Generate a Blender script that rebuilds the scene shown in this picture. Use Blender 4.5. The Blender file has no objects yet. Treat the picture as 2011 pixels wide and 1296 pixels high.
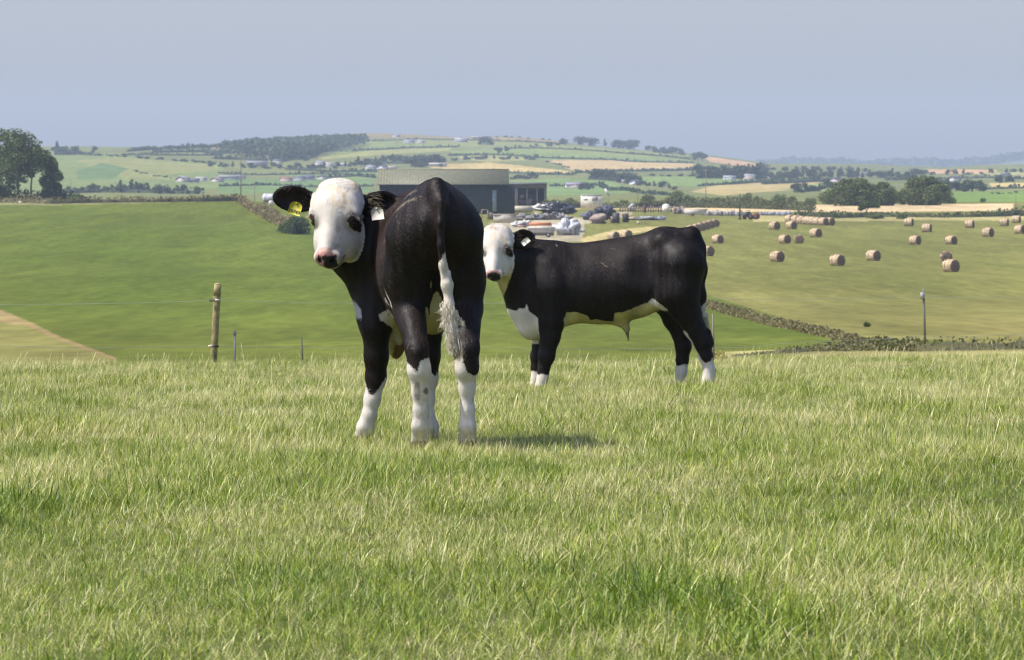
import bpy, math, random
import numpy as np
from mathutils import Vector, Matrix
R = math.radians
random.seed(7); rng = np.random.default_rng(7)
sc = bpy.context.scene
COL = sc.collection

# ------------------------------------------------------------------ camera, world, sun, exposure
F = 9566.0; UC = 1005.5; VH = 400.0; CZ = 1.0          # focal length in photo pixels, centre column, eye-level row, eye height
cam = bpy.data.cameras.new('camera'); camo = bpy.data.objects.new('camera', cam); COL.objects.link(camo)
camo.location = (0, 0, CZ); camo.rotation_euler = (R(90), 0, 0)
cam.sensor_width = 36.0; cam.lens = 36.0*F/2011.0
cam.shift_y = -(648.0-VH)/2011.0
cam.clip_start = 0.5; cam.clip_end = 30000
cam.dof.use_dof = True; cam.dof.focus_distance = 20.0; cam.dof.aperture_fstop = 26.0
sc.camera = camo
SUN_EL = R(58); SUN_X, SUN_Y = -math.sin(R(75)), -math.cos(R(75))
w = bpy.data.worlds.new("World"); sc.world = w; w.use_nodes = True
nt = w.node_tree; nt.nodes.clear()
sky = nt.nodes.new('ShaderNodeTexSky'); sky.sky_type = 'NISHITA'; sky.sun_disc = False
sky.sun_elevation = SUN_EL; sky.sun_rotation = math.atan2(SUN_X, SUN_Y)
sky.altitude = 0; sky.air_density = 1.0; sky.dust_density = 2.3; sky.ozone_density = 4.5
bg = nt.nodes.new('ShaderNodeBackground'); bg.inputs['Strength'].default_value = 0.15; sc.cycles.filter_width = 1.15
ow = nt.nodes.new('ShaderNodeOutputWorld')
wb = nt.nodes.new('ShaderNodeVectorMath'); wb.operation = 'MULTIPLY'; wb.inputs[1].default_value = (1.09, 1.0, 1.03)
nt.links.new(sky.outputs[0], wb.inputs[0]); nt.links.new(wb.outputs[0], bg.inputs[0]); nt.links.new(bg.outputs[0], ow.inputs[0])
sl = bpy.data.lights.new('sun', 'SUN'); sl.energy = 4.6; sl.angle = R(0.5); sl.color = (1.0, 0.95, 0.87)
so = bpy.data.objects.new('sun', sl); COL.objects.link(so)
sdir = Vector((SUN_X*math.cos(SUN_EL), SUN_Y*math.cos(SUN_EL), math.sin(SUN_EL)))
so.rotation_euler = sdir.to_track_quat('Z', 'Y').to_euler(); so.location = (-20, -10, 30)
sc.view_settings.view_transform = 'Standard'; sc.view_settings.look = 'None'
sc.view_settings.exposure = 0.35; sc.view_settings.gamma = 1.0
sc.render.engine = 'CYCLES'
sc.cycles.max_bounces = 6; sc.cycles.diffuse_bounces = 3; sc.cycles.transmission_bounces = 4
sc.cycles.glossy_bounces = 2; sc.cycles.transparent_max_bounces = 4; sc.cycles.volume_bounces = 0
sc.cycles.use_denoising = True; sc.cycles.denoiser = 'OPENIMAGEDENOISE'; sc.cycles.denoising_input_passes = 'RGB_ALBEDO_NORMAL'
HAZE_DENSITY = 0.00012

# ------------------------------------------------------------------ materials
def new_mat(name):
    m = bpy.data.materials.new(name); m.use_nodes = True
    nt = m.node_tree; nt.nodes.clear()
    o = nt.nodes.new('ShaderNodeOutputMaterial')
    return m, nt, o
def node(nt, t, **k):
    n = nt.nodes.new(t)
    for a, b in k.items():
        if a.startswith('i_'):
            n.inputs[a[2:].replace('_', ' ')].default_value = b
        else: setattr(n, a, b)
    return n
def attr_mat(name, rough=0.8, spec=0.3, noise_scale=3.0, amount=0.25, bump=0.0, transl=0.0, metallic=0.0, sheen=0.0, coord='Object'):
    """vertex colour (the thing's own paint) broken up by procedural noise"""
    m, nt, o = new_mat(name)
    at = node(nt, 'ShaderNodeAttribute', attribute_name='Col')
    tc = node(nt, 'ShaderNodeTexCoord')
    nz = node(nt, 'ShaderNodeTexNoise'); nz.inputs['Scale'].default_value = noise_scale; nz.inputs['Detail'].default_value = 5
    nt.links.new(tc.outputs[coord], nz.inputs['Vector'])
    mr = node(nt, 'ShaderNodeMapRange'); mr.inputs['To Min'].default_value = 1-amount; mr.inputs['To Max'].default_value = 1+amount
    mr.inputs['From Min'].default_value = 0.25; mr.inputs['From Max'].default_value = 0.75
    nt.links.new(nz.outputs['Fac'], mr.inputs['Value'])
    mx = node(nt, 'ShaderNodeVectorMath', operation='SCALE')
    nt.links.new(at.outputs['Color'], mx.inputs[0]); nt.links.new(mr.outputs[0], mx.inputs['Scale'])
    b = node(nt, 'ShaderNodeBsdfPrincipled')
    b.inputs['Roughness'].default_value = rough; b.inputs['Specular IOR Level'].default_value = spec
    b.inputs['Metallic'].default_value = metallic
    if sheen: b.inputs['Sheen Weight'].default_value = sheen
    nt.links.new(mx.outputs[0], b.inputs['Base Color'])
    if bump:
        bp = node(nt, 'ShaderNodeBump'); bp.inputs['Strength'].default_value = bump; bp.inputs['Distance'].default_value = 0.02
        nt.links.new(nz.outputs['Fac'], bp.inputs['Height']); nt.links.new(bp.outputs[0], b.inputs['Normal'])
    out = b.outputs[0]
    if transl:
        t = node(nt, 'ShaderNodeBsdfTranslucent'); nt.links.new(mx.outputs[0], t.inputs['Color'])
        ms = node(nt, 'ShaderNodeMixShader'); ms.inputs[0].default_value = transl
        nt.links.new(b.outputs[0], ms.inputs[1]); nt.links.new(t.outputs[0], ms.inputs[2]); out = ms.outputs[0]
    nt.links.new(out, o.inputs['Surface'])
    return m
M_paint = attr_mat('weathered_paint', 0.6, 0.4, 1.5, 0.22)
M_plastic = attr_mat('wrap_plastic', 0.35, 0.5, 2.0, 0.25, bump=0.4)
M_wood = attr_mat('weathered_wood', 0.85, 0.2, 18.0, 0.35, bump=0.5)
M_leaf = attr_mat('foliage', 0.6, 0.25, 0.35, 0.22, transl=0.22)
M_straw = attr_mat('straw', 0.9, 0.1, 4.0, 0.35, bump=0.6)
M_coat = attr_mat('short_coat', 0.50, 0.22, 9.0, 0.14, transl=0.10)
M_metal = attr_mat('galvanised_wire', 0.4, 0.6, 5.0, 0.2, metallic=0.3)

# ------------------------------------------------------------------ scene bookkeeping
def tag(o, label=None, cat=None, group=None, kind=None):
    if label: o['label'] = label
    if cat: o['category'] = cat
    if group: o['group'] = group
    if kind: o['kind'] = kind
    return o
def empty(name, loc=(0, 0, 0), rz=0):
    o = bpy.data.objects.new(name, None); COL.objects.link(o)
    o.empty_display_size = 0.2; o.location = loc; o.rotation_euler = (0, 0, rz); return o
def link_mesh(name, me, mats, parent=None):
    for m in (mats if isinstance(mats, (list, tuple)) else [mats]): me.materials.append(m)
    o = bpy.data.objects.new(name, me); COL.objects.link(o)
    if parent is not None: o.parent = parent
    return o
def np_mesh(name, V, Q=None, T=None, cols=None, smooth=False, mi=None):
    """V (n,3); Q (m,4) quads, T (k,3) tris; cols (n,3) point colours"""
    me = bpy.data.meshes.new(name)
    V = np.asarray(V, np.float32)
    loops = []; tot = []
    if Q is not None and len(Q): loops.append(np.asarray(Q, np.int32).ravel()); tot.append(np.full(len(Q), 4, np.int32))
    if T is not None and len(T): loops.append(np.asarray(T, np.int32).ravel()); tot.append(np.full(len(T), 3, np.int32))
    L = np.concatenate(loops); tt = np.concatenate(tot)
    st = np.concatenate([[0], np.cumsum(tt)[:-1]]).astype(np.int32)
    me.vertices.add(len(V)); me.vertices.foreach_set('co', V.ravel())
    me.loops.add(len(L)); me.loops.foreach_set('vertex_index', L)
    me.polygons.add(len(tt)); me.polygons.foreach_set('loop_start', st); me.polygons.foreach_set('loop_total', tt)
    if smooth: me.polygons.foreach_set('use_smooth', np.ones(len(tt), bool))
    if mi is not None: me.polygons.foreach_set('material_index', np.asarray(mi, np.int32))
    me.update(calc_edges=True)
    if cols is not None:
        ca = me.color_attributes.new('Col', 'FLOAT_COLOR', 'POINT')
        c4 = np.ones((len(V), 4), np.float32); c4[:, :3] = cols
        ca.data.foreach_set('color', c4.ravel())
    return me

class MB:
    """collects boxes, tubes, lumps ... into one mesh with a colour per piece"""
    def __init__(s): s.V = []; s.Q = []; s.T = []; s.C = []; s.n = 0
    def add(s, V, Q=(), T=(), c=(.5, .5, .5)):
        V = np.asarray(V, float).reshape(-1, 3)
        if len(Q): s.Q.append(np.asarray(Q, int)+s.n)
        if len(T): s.T.append(np.asarray(T, int)+s.n)
        c = np.asarray(c, float)
        s.C.append(np.tile(c, (len(V), 1)) if c.ndim == 1 else c)
        s.V.append(V); s.n += len(V); return s
    def box(s, c, size, col, rz=0, rx=0, ry=0, taper=1.0):
        x, y, z = [q/2 for q in size]
        V = np.array([[sx*x*(taper if sz > 0 else 1), sy*y*(taper if sz > 0 else 1), sz*z] for sz in (-1, 1) for sy in (-1, 1) for sx in (-1, 1)])
        M = np.array(Matrix.Rotation(rz, 3, 'Z') @ Matrix.Rotation(ry, 3, 'Y') @ Matrix.Rotation(rx, 3, 'X'))
        V = V @ M.T + np.array(c)
        return s.add(V, [[0, 2, 3, 1], [4, 5, 7, 6], [0, 1, 5, 4], [2, 6, 7, 3], [0, 4, 6, 2], [1, 3, 7, 5]], c=col)
    def tube(s, p1, p2, r1, r2, col, n=8, caps=True):
        p1 = np.array(p1, float); p2 = np.array(p2, float); d = p2-p1; d /= np.linalg.norm(d)+1e-9
        a = np.cross(d, [0, 0, 1.0] if abs(d[2]) < .9 else [1.0, 0, 0]); a /= np.linalg.norm(a); b = np.cross(d, a)
        t = np.arange(n)*2*math.pi/n
        ring = np.cos(t)[:, None]*a + np.sin(t)[:, None]*b
        V = np.concatenate([p1+ring*r1, p2+ring*r2, [p1], [p2]])
        Q = [[i, (i+1) % n, n+(i+1) % n, n+i] for i in range(n)]
        T = []
        if caps: T = [[2*n, (i+1) % n, i] for i in range(n)]+[[2*n+1, n+i, n+(i+1) % n] for i in range(n)]
        return s.add(V, Q, T, col)
    def lump(s, c, rad, col, amp=0.15, seed=0, nu=14, nv=9, flat=True, rz=0):
        u = np.linspace(0, 2*math.pi, nu, endpoint=False); v = np.linspace(-math.pi/2, math.pi/2, nv)
        U, Vv = np.meshgrid(u, v)
        D = np.stack([np.cos(Vv)*np.cos(U), np.cos(Vv)*np.sin(U), np.sin(Vv)], -1).reshape(-1, 3)
        rs = np.random.default_rng(seed); f = np.ones(len(D))
        for k in range(6): f += amp*0.5*np.sin(D @ rs.normal(0, 3.2, 3)+rs.uniform(0, 6))
        V = D*f[:, None]*np.array(rad)
        if rz:
            cc, ss = math.cos(rz), math.sin(rz); V = np.stack([V[:, 0]*cc-V[:, 1]*ss, V[:, 0]*ss+V[:, 1]*cc, V[:, 2]], 1)
        V = V+np.array(c)
        Q = [[j*nu+i, j*nu+(i+1) % nu, (j+1)*nu+(i+1) % nu, (j+1)*nu+i] for j in range(nv-1) for i in range(nu)]
        return s.add(V, Q, c=col)
    def leaves(s, pts, size, cols, stretch=1.0, up=0.0):
        """one small randomly turned quad per point"""
        n = len(pts); a = rng.normal(size=(n, 3)); a[:, 2] += up*0; a /= np.linalg.norm(a, axis=1)[:, None]
        b = np.cross(a, rng.normal(size=(n, 3))); b /= np.linalg.norm(b, axis=1)[:, None]
        if up: a = a*(1-up)+np.array([0, 0, up]); a /= np.linalg.norm(a, axis=1)[:, None]; b = np.cross(a, b); b /= np.linalg.norm(b, axis=1)[:, None]
        sz = (np.asarray(size)*rng.uniform(.6, 1.35, n))[:, None]
        A = a*sz*stretch; B = b*sz
        V = np.stack([pts-A*.5-B*.35, pts+B*.12-A*.1+B*.4, pts+A*.6, pts-B*.45+A*.1], 1).reshape(-1, 3)
        Q = np.arange(4*n).reshape(n, 4)
        return s.add(V, Q, c=np.repeat(np.asarray(cols), 4, axis=0))
    def mesh(s, name, smooth=False):
        return np_mesh(name, np.concatenate(s.V), np.concatenate(s.Q) if s.Q else None, np.concatenate(s.T) if s.T else None, np.concatenate(s.C), smooth)
    def build(s, name, mat, parent=None, smooth=False):
        return link_mesh(name, s.mesh(name, smooth), mat, parent)

_w = np.random.default_rng(3).normal(size=(10, 3)); _w /= np.linalg.norm(_w, axis=1)[:, None]
_ph = np.random.default_rng(4).uniform(0, 6.28, 10)
def wav(P, freq):
    """cheap smooth noise in -1..1"""
    o = 0
    for k in range(8): o = o+np.sin((P @ _w[k])*freq*(0.6+0.16*k)+_ph[k]+1.3*np.sin((P @ _w[(k+3) % 8])*freq*.7))
    return o/4.0

# ------------------------------------------------------------------ terrain
US = np.array([-600, 0, 250, 480, 700, 1000, 1300, 1500, 1750, 2011, 2600.])
def zrow(z): return ('z', np.full(len(US), z))
def yrow(*y): return ('y', np.array(y if len(y) > 1 else [y[0]]*len(US), float))
ROWS = [(-40, zrow(-.85)), (3, zrow(-.87)), (10, zrow(-.905)), (19.1, yrow(868)), (26, yrow(798)), (31.5, yrow(760)), (37, yrow(738)),
 (42, yrow(720, 720, 724, 724, 722, 722, 722, 716, 714, 712, 712)), (50, yrow(724, 724, 727, 727, 725, 725, 722, 716, 710, 708, 708)),
 (62, yrow(734, 734, 736, 736, 734, 734, 730, 718, 704, 700, 700)), (80, yrow(730, 730, 732, 732, 730, 728, 724, 710, 694, 688, 686)),
 (100, yrow(712, 712, 714, 714, 712, 712, 710, 698, 684, 678, 676)), (130, yrow(686, 686, 688, 690, 688, 688, 688, 682, 674, 668, 666)),
 (170, yrow(655)), (230, yrow(618)), (300, yrow(575, 575, 575, 578, 580, 580, 580, 580, 580, 580, 580)),
 (400, yrow(524, 524, 526, 530, 536, 540, 540, 540, 540, 540, 540)), (500, yrow(482, 482, 484, 490, 500, 504, 505, 505, 505, 505, 505)),
 (600, yrow(448, 448, 448, 458, 470, 475, 475, 475, 475, 475, 475)), (700, yrow(420, 420, 420, 430, 442, 448, 450, 450, 450, 450, 450)),
 (780, yrow(398, 398, 397, 400, 420, 432, 434, 434, 434, 434, 434)), (850, yrow(394, 393, 391, 393, 410, 418, 422, 422, 422, 420, 420)),
 (950, yrow(396, 396, 396, 397, 404, 409, 411, 411, 411, 409, 409)), (1050, yrow(402, 402, 402, 402, 402, 402, 402, 401, 400, 398, 396)),
 (1250, yrow(404, 404, 404, 402, 400, 397, 396, 394, 393, 389, 387)), (1500, yrow(394, 394, 392, 391, 390, 389, 386, 384, 383, 378, 376)),
 (2000, yrow(375, 375, 372, 372, 372, 372, 371, 367, 365, 362, 358)), (2400, yrow(332, 332, 334, 352, 352, 354, 358, 360, 357, 352, 350)),
 (2700, yrow(308, 308, 308, 328, 332, 334, 340, 348, 348, 344, 342)), (3300, yrow(300, 300, 299, 300, 300, 302, 318, 335, 337, 336, 332)),
 (4300, yrow(292)), (4900, yrow(325, 325, 325, 320, 315, 315, 325, 342, 345, 345, 340)), (7000, yrow(345)), (9000, yrow(296)), (9800, yrow(330))]
SKY1 = ([-600, 0, 110, 240, 340, 430, 520, 600, 700, 800, 1000, 1080, 1130, 1250, 1350, 1440, 1520, 1600, 1750, 2011, 2600],
        [292, 294, 290, 293, 284, 280, 275, 270, 265, 265, 267, 272, 280, 292, 301, 311, 319, 325, 330, 326, 320])
SKY2 = ([-600, 0, 300, 1000, 1500, 1580, 1650, 1720, 1760, 1800, 1870, 1950, 2011, 2300, 2600],
        [300, 296, 305, 305, 325, 318, 321, 326, 321, 320, 325, 316, 306, 296, 290])
NU, ND = 400, 700
GU = np.linspace(-600, 2600, NU)
Drow = np.array([r[0] for r in ROWS], float)
Zr = np.zeros((len(ROWS), NU))
for i, (D, (k, v)) in enumerate(ROWS):
    col = np.interp(GU, US, v)
    if D == 4300: col = np.interp(GU, *SKY1)
    if D == 9000: col = np.interp(GU, *SKY2)
    Zr[i] = col if k == 'z' else -(col-VH)/F*D
T0 = 60.0                                                # rows spaced by log(D+T0)
tt = np.linspace(math.log(-40+T0), math.log(9800+T0), ND); GD = np.exp(tt)-T0
GZ = np.stack([np.interp(GD, Drow, Zr[:, j]) for j in range(NU)], 1)
def blur(A, n, ax):
    k = np.exp(-np.linspace(-2, 2, 2*n+1)**2); k /= k.sum()
    P = np.pad(A, [(n, n) if a == ax else (0, 0) for a in (0, 1)], mode='edge')
    return sum(k[i]*np.take(P, range(i, i+A.shape[ax]), axis=ax) for i in range(2*n+1))
GZ = blur(blur(GZ, 7, 0), 6, 1)
def H(X, D):
    """ground height at world x, y"""
    X = np.asarray(X, float); D = np.asarray(D, float)
    u = UC+X/np.maximum(D, 3.)*F
    fu = np.clip((u+600)/3200*(NU-1), 0, NU-1.001); fd = np.clip((np.log(np.maximum(D, -39.9)+T0)-tt[0])/(tt[-1]-tt[0])*(ND-1), 0, ND-1.001)
    i = fd.astype(int); j = fu.astype(int); a = fd-i; b = fu-j
    z = (GZ[i, j]*(1-a)+GZ[i+1, j]*a)*(1-b)+(GZ[i, j+1]*(1-a)+GZ[i+1, j+1]*a)*b
    # small natural undulation
    far = np.clip((D-1200)/2000, 0, 1)
    z = z+far*1.6*(np.sin(X/61+D/190)+np.sin(X/37-D/90+2))*np.clip((9000-D)/2000, 0, 1)
    near = np.clip(D/20, 0, 1)*np.clip((60-D)/20, 0, 1)
    z = z+near*0.018*(np.sin(X*2.1+D*.6)+np.sin(X*.8-D*1.1+1))
    mid = np.clip((D-110)/60, 0, 1)*np.clip((1000-D)/200, 0, 1)
    z = z+mid*0.10*(np.sin(X/11+D/33)+np.sin(X/7-D/25))
    return z+CZ
def hit(u, v, d0=90, d1=9000):
    """first point of the ground that a sight line meets between two distances"""
    D = np.exp(np.linspace(math.log(d0), math.log(d1), 2600)); X = (u-UC)/F*D
    ys = VH-(H(X, D)-CZ)/D*F
    k = np.nonzero(ys <= v)[0]; k = k[0] if len(k) else int(np.argmin(ys))
    return Vector((X[k], D[k], float(H(X[k], D[k]))))

GREEN = (.120, .205, .045); GREEN2 = (.150, .195, .060); PALE = (.30, .29, .12); STRAW = (.50, .39, .22); TAN = (.27, .215, .105)
def in_poly(u, v, poly):
    ins = np.zeros(u.shape, bool); n = len(poly)
    for i in range(n):
        x1, y1 = poly[i]; x2, y2 = poly[(i+1) % n]
        if y1 == y2: continue
        c = ((y1 > v) != (y2 > v)) & (u < (x2-x1)*(v-y1)/(y2-y1)+x1)
        ins ^= c
    return ins
FIELDS = [ # polygon on the hillside, colour, nearest and farthest distance it may lie at
 ([(-600, 392), (1200, 388), (2600, 376), (2600, 260), (-600, 260)], (.14, .19, .065), 1150, 6000),
 ([(-600, 420), (480, 394), (480, 384), (-600, 384)], (.20, .20, .08), 760, 1500),
 ([(-600, 378), (430, 372), (440, 322), (330, 314), (230, 305), (-600, 306)], (.15, .24, .08), 1500, 3200),
 ([(150, 316), (240, 307), (340, 318), (430, 324), (430, 334), (300, 345), (380, 350), (250, 352)], (.21, .27, .09), 1500, 3200),
 ([(150, 335), (200, 320), (250, 330), (220, 352), (150, 352)], (.10, .20, .08), 1500, 3200),
 ([(418, 289), (480, 281), (480, 287), (430, 294)], (.42, .28, .18), 1500, 6000),
 ([(620, 312), (735, 292), (900, 287), (880, 296), (740, 304), (640, 314)], (.24, .30, .09), 1500, 6000),
 ([(640, 305), (720, 278), (1000, 276), (1000, 287), (740, 292)], (.17, .26, .07), 1500, 6000),
 ([(720, 272), (1000, 270), (1120, 285), (1000, 290), (720, 279)], (.18, .24, .08), 1500, 6000),
 ([(715, 262), (1000, 262), (1120, 276), (1110, 281), (900, 272), (720, 270)], (.22, .21, .11), 3400, 6000),
 ([(880, 296), (1060, 292), (1350, 310), (1365, 320), (1075, 314), (900, 305)], (.16, .26, .07), 1500, 6000),
 ([(1060, 281), (1140, 287), (1390, 308), (1340, 312), (1080, 296)], (.19, .26, .07), 1500, 6000),
 ([(840, 322), (940, 320), (960, 318), (1120, 336), (1120, 341), (960, 334), (845, 330)], (.40, .36, .15), 1500, 6000),
 ([(1075, 315), (1200, 315), (1366, 322), (1366, 331), (1200, 334), (1130, 337)], (.42, .36, .18), 1500, 6000),
 ([(1380, 306), (1470, 318), (1500, 327), (1450, 326), (1395, 318)], (.45, .32, .18), 1500, 6000),
 ([(900, 305), (960, 304), (1060, 312), (960, 318), (900, 312)], (.24, .28, .10), 1500, 6000),
 ([(640, 340), (760, 335), (760, 352), (600, 352), (560, 345)], (.14, .25, .08), 1500, 6000),
 ([(430, 352), (730, 352), (730, 378), (430, 380)], (.11, .22, .075), 1200, 6000),
 ([(1000, 356), (1100, 350), (1200, 356), (1260, 378), (1000, 388)], (.13, .25, .08), 1200, 6000),
 ([(1240, 348), (1370, 346), (1480, 352), (1480, 362), (1370, 366), (1250, 362)], (.15, .27, .08), 1200, 6000),
 ([(1355, 376), (1400, 365), (1540, 352), (1640, 352), (1560, 372), (1420, 384)], (.34, .32, .14), 1200, 6000),
 ([(1530, 372), (1660, 352), (1640, 376)], (.19, .27, .10), 1200, 6000),
 ([(1820, 332), (1960, 334), (1960, 341), (1830, 342)], (.42, .31, .20), 1500, 6000),
 ([(1935, 338), (2600, 334), (2600, 348), (1935, 350)], (.25, .30, .12), 1500, 6000),
 ([(1940, 359), (2600, 354), (2600, 366), (1950, 368)], (.42, .39, .16), 1200, 6000),
 ([(1860, 376), (2600, 370), (2600, 400), (1860, 397)], (.13, .25, .05), 1100, 2600),
 ([(1530, 424), (1990, 414), (1990, 399), (1750, 401), (1400, 404), (1350, 412)], (.55, .42, .23), 900, 1240),
 ([(1100, 404), (1560, 403), (1560, 411), (1100, 409)], (.55, .41, .20), 900, 1240),
 ([(-600, 640), (0, 608), (60, 632), (120, 662), (180, 684), (232, 704), (232, 760), (-600, 760)], (.195, .185, .055), 60, 400),
 ([(-100, 606), (0, 608), (60, 632), (120, 662), (180, 684), (232, 704), (222, 706), (115, 668), (55, 640), (-100, 618)], (.25, .19, .08), 60, 400),
 ([(1130, 470), (1200, 452), (1290, 444), (1300, 449), (1215, 462), (1150, 478)], (.40, .33, .14), 400, 900),
 ([(960, 438), (1135, 428), (1240, 412), (1240, 424), (1150, 440), (1140, 474), (960, 486)], (.33, .29, .19), 500, 1000),
 ([(1480, 436), (2600, 428), (2600, 416), (1480, 423)], (.33, .29, .12), 740, 950),
]
GATE = [(480, 390), (560, 432), (640, 462), (800, 510), (1000, 545), (1240, 560), (1390, 580), (1560, 632), (1700, 664), (2600, 700)]
def ground_colour(X, D, Z):
    u = UC+X/np.maximum(D, 3.)*F; v = VH-(Z-CZ)/np.maximum(D, 3.)*F
    C = np.zeros(X.shape+(3,)); C[:] = (.085, .10, .030)
    P = np.stack([X, D, Z*0], -1)
    n1 = wav(P/np.maximum(1, D[..., None]/160), .35); n2 = wav(P+50, .05); n3 = .55*wav(P*np.array([1, .10, 0]), .35)+.5*wav(P*np.array([1, .07, 0]), 1.1)
    up = v < np.interp(u, [p[0] for p in GATE], [p[1] for p in GATE])      # beyond the middle hedge
    f = (D > 60) & (D < 1150)
    left = np.array([.080, .120, .016]); warm = np.array([.124, .134, .024]); right = np.array([.150, .158, .040]); cut = np.array([.215, .190, .062])
    a = np.clip(.35+.13*n3+.10*n1+.28*np.clip((v-600)/90, 0, 1)+.3*np.clip((450-v)/60, 0, 1), 0, 1)[..., None]; L = left*(1-a)+warm*a
    b = np.clip(.22+.18*n3+.12*n1+.55*np.clip((v-560)/80, 0, 1)*(u > 1380), 0, 1)[..., None]; Rr = right*(1-b)+cut*b
    C[f] = np.where((up & (u > 700))[..., None], Rr, L)[f]
    tanr = (D > 44) & (D < 118) & (u > 1380)
    C[tanr] = np.array([.225, .205, .080])*(1+.15*n1[tanr])[:, None]
    far = D >= 1150; C[far] = (.14, .19, .065)
    pale = np.clip(n2*.5+.3, 0, 1)[..., None]*.5
    far9 = D > 5200
    j = wav(P/20, .6)*1.2
    for poly, col, d0, d1 in FIELDS:
        m = in_poly(u+j*2, v+j*.5, poly) & (D > d0) & (D < d1)
        C[m] = np.array(col)
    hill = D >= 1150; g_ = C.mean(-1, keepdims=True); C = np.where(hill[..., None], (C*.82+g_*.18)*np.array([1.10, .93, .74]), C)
    C[far9] = (.10, .14, .07)
    C *= (1+.10*n1+.05*n2)[..., None]
    return C
inner = np.concatenate([np.arange(-600, -60, 20), np.arange(-60, 2080, 3.6), np.arange(2080, 2620, 20)])
ext = [1.5, 4, 10, 25, 60, 140]
cu = np.concatenate([np.full(len(ext), inner[0]), inner, np.full(len(ext), inner[-1])])
ce = np.concatenate([-np.array(ext[::-1]), np.zeros(len(inner)), np.array(ext)])
rows = np.concatenate([[-38, -20, -8, 0], np.arange(3, 60, 1.0), np.exp(np.linspace(math.log(60), math.log(1300), 240)), np.exp(np.linspace(math.log(1306), math.log(4400), 330)), np.exp(np.linspace(math.log(4450), math.log(9700), 60))])
DD, UU = np.meshgrid(rows, cu, indexing='ij'); EE = np.broadcast_to(ce, DD.shape)
XX = (UU-UC)/F*np.maximum(DD, 3)+EE
ZZ = H(XX, DD)
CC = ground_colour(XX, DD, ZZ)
nr, nc = DD.shape
idx = np.arange(nr*nc).reshape(nr, nc)
Q = np.stack([idx[:-1, :-1], idx[:-1, 1:], idx[1:, 1:], idx[1:, :-1]], -1).reshape(-1, 4)
gme = np_mesh('ground', np.stack([XX, DD, ZZ], -1).reshape(-1, 3), Q, cols=CC.reshape(-1, 3), smooth=True)
def ground_mat():
    m, nt, o = new_mat('field_turf')
    at = node(nt, 'ShaderNodeAttribute', attribute_name='Col')
    ge = node(nt, 'ShaderNodeNewGeometry')
    outs = []
    for s, sc_, lo, hi in ((1.6, (1, .10, 1), .80, 1.20), (0.06, (1, .3, 1), .88, 1.12), (.45, (1, .06, 1), .84, 1.16)):
        mp = node(nt, 'ShaderNodeMapping'); mp.inputs['Scale'].default_value = sc_
        nz = node(nt, 'ShaderNodeTexNoise'); nz.inputs['Scale'].default_value = s; nz.inputs['Detail'].default_value = 6
        nt.links.new(ge.outputs['Position'], mp.inputs[0]); nt.links.new(mp.outputs[0], nz.inputs['Vector'])
        mr = node(nt, 'ShaderNodeMapRange'); mr.inputs['From Min'].default_value = .3; mr.inputs['From Max'].default_value = .7
        mr.inputs['To Min'].default_value = lo; mr.inputs['To Max'].default_value = hi
        nt.links.new(nz.outputs['Fac'], mr.inputs['Value']); outs.append(mr.outputs[0])
    m1 = node(nt, 'ShaderNodeMath', operation='MULTIPLY'); nt.links.new(outs[0], m1.inputs[0]); nt.links.new(outs[1], m1.inputs[1])
    m2 = node(nt, 'ShaderNodeMath', operation='MULTIPLY'); nt.links.new(m1.outputs[0], m2.inputs[0]); nt.links.new(outs[2], m2.inputs[1])
    mx = node(nt, 'ShaderNodeVectorMath', operation='SCALE'); nt.links.new(at.outputs['Color'], mx.inputs[0]); nt.links.new(m2.outputs[0], mx.inputs['Scale'])
    b = node(nt, 'ShaderNodeBsdfPrincipled'); b.inputs['Roughness'].default_value = 1.0; b.inputs['Specular IOR Level'].default_value = 0.05
    nt.links.new(mx.outputs[0], b.inputs['Base Color']); nt.links.new(b.outputs[0], o.inputs['Surface'])
    return m
ground = link_mesh('ground', gme, ground_mat()); ground['kind'] = 'structure'
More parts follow.
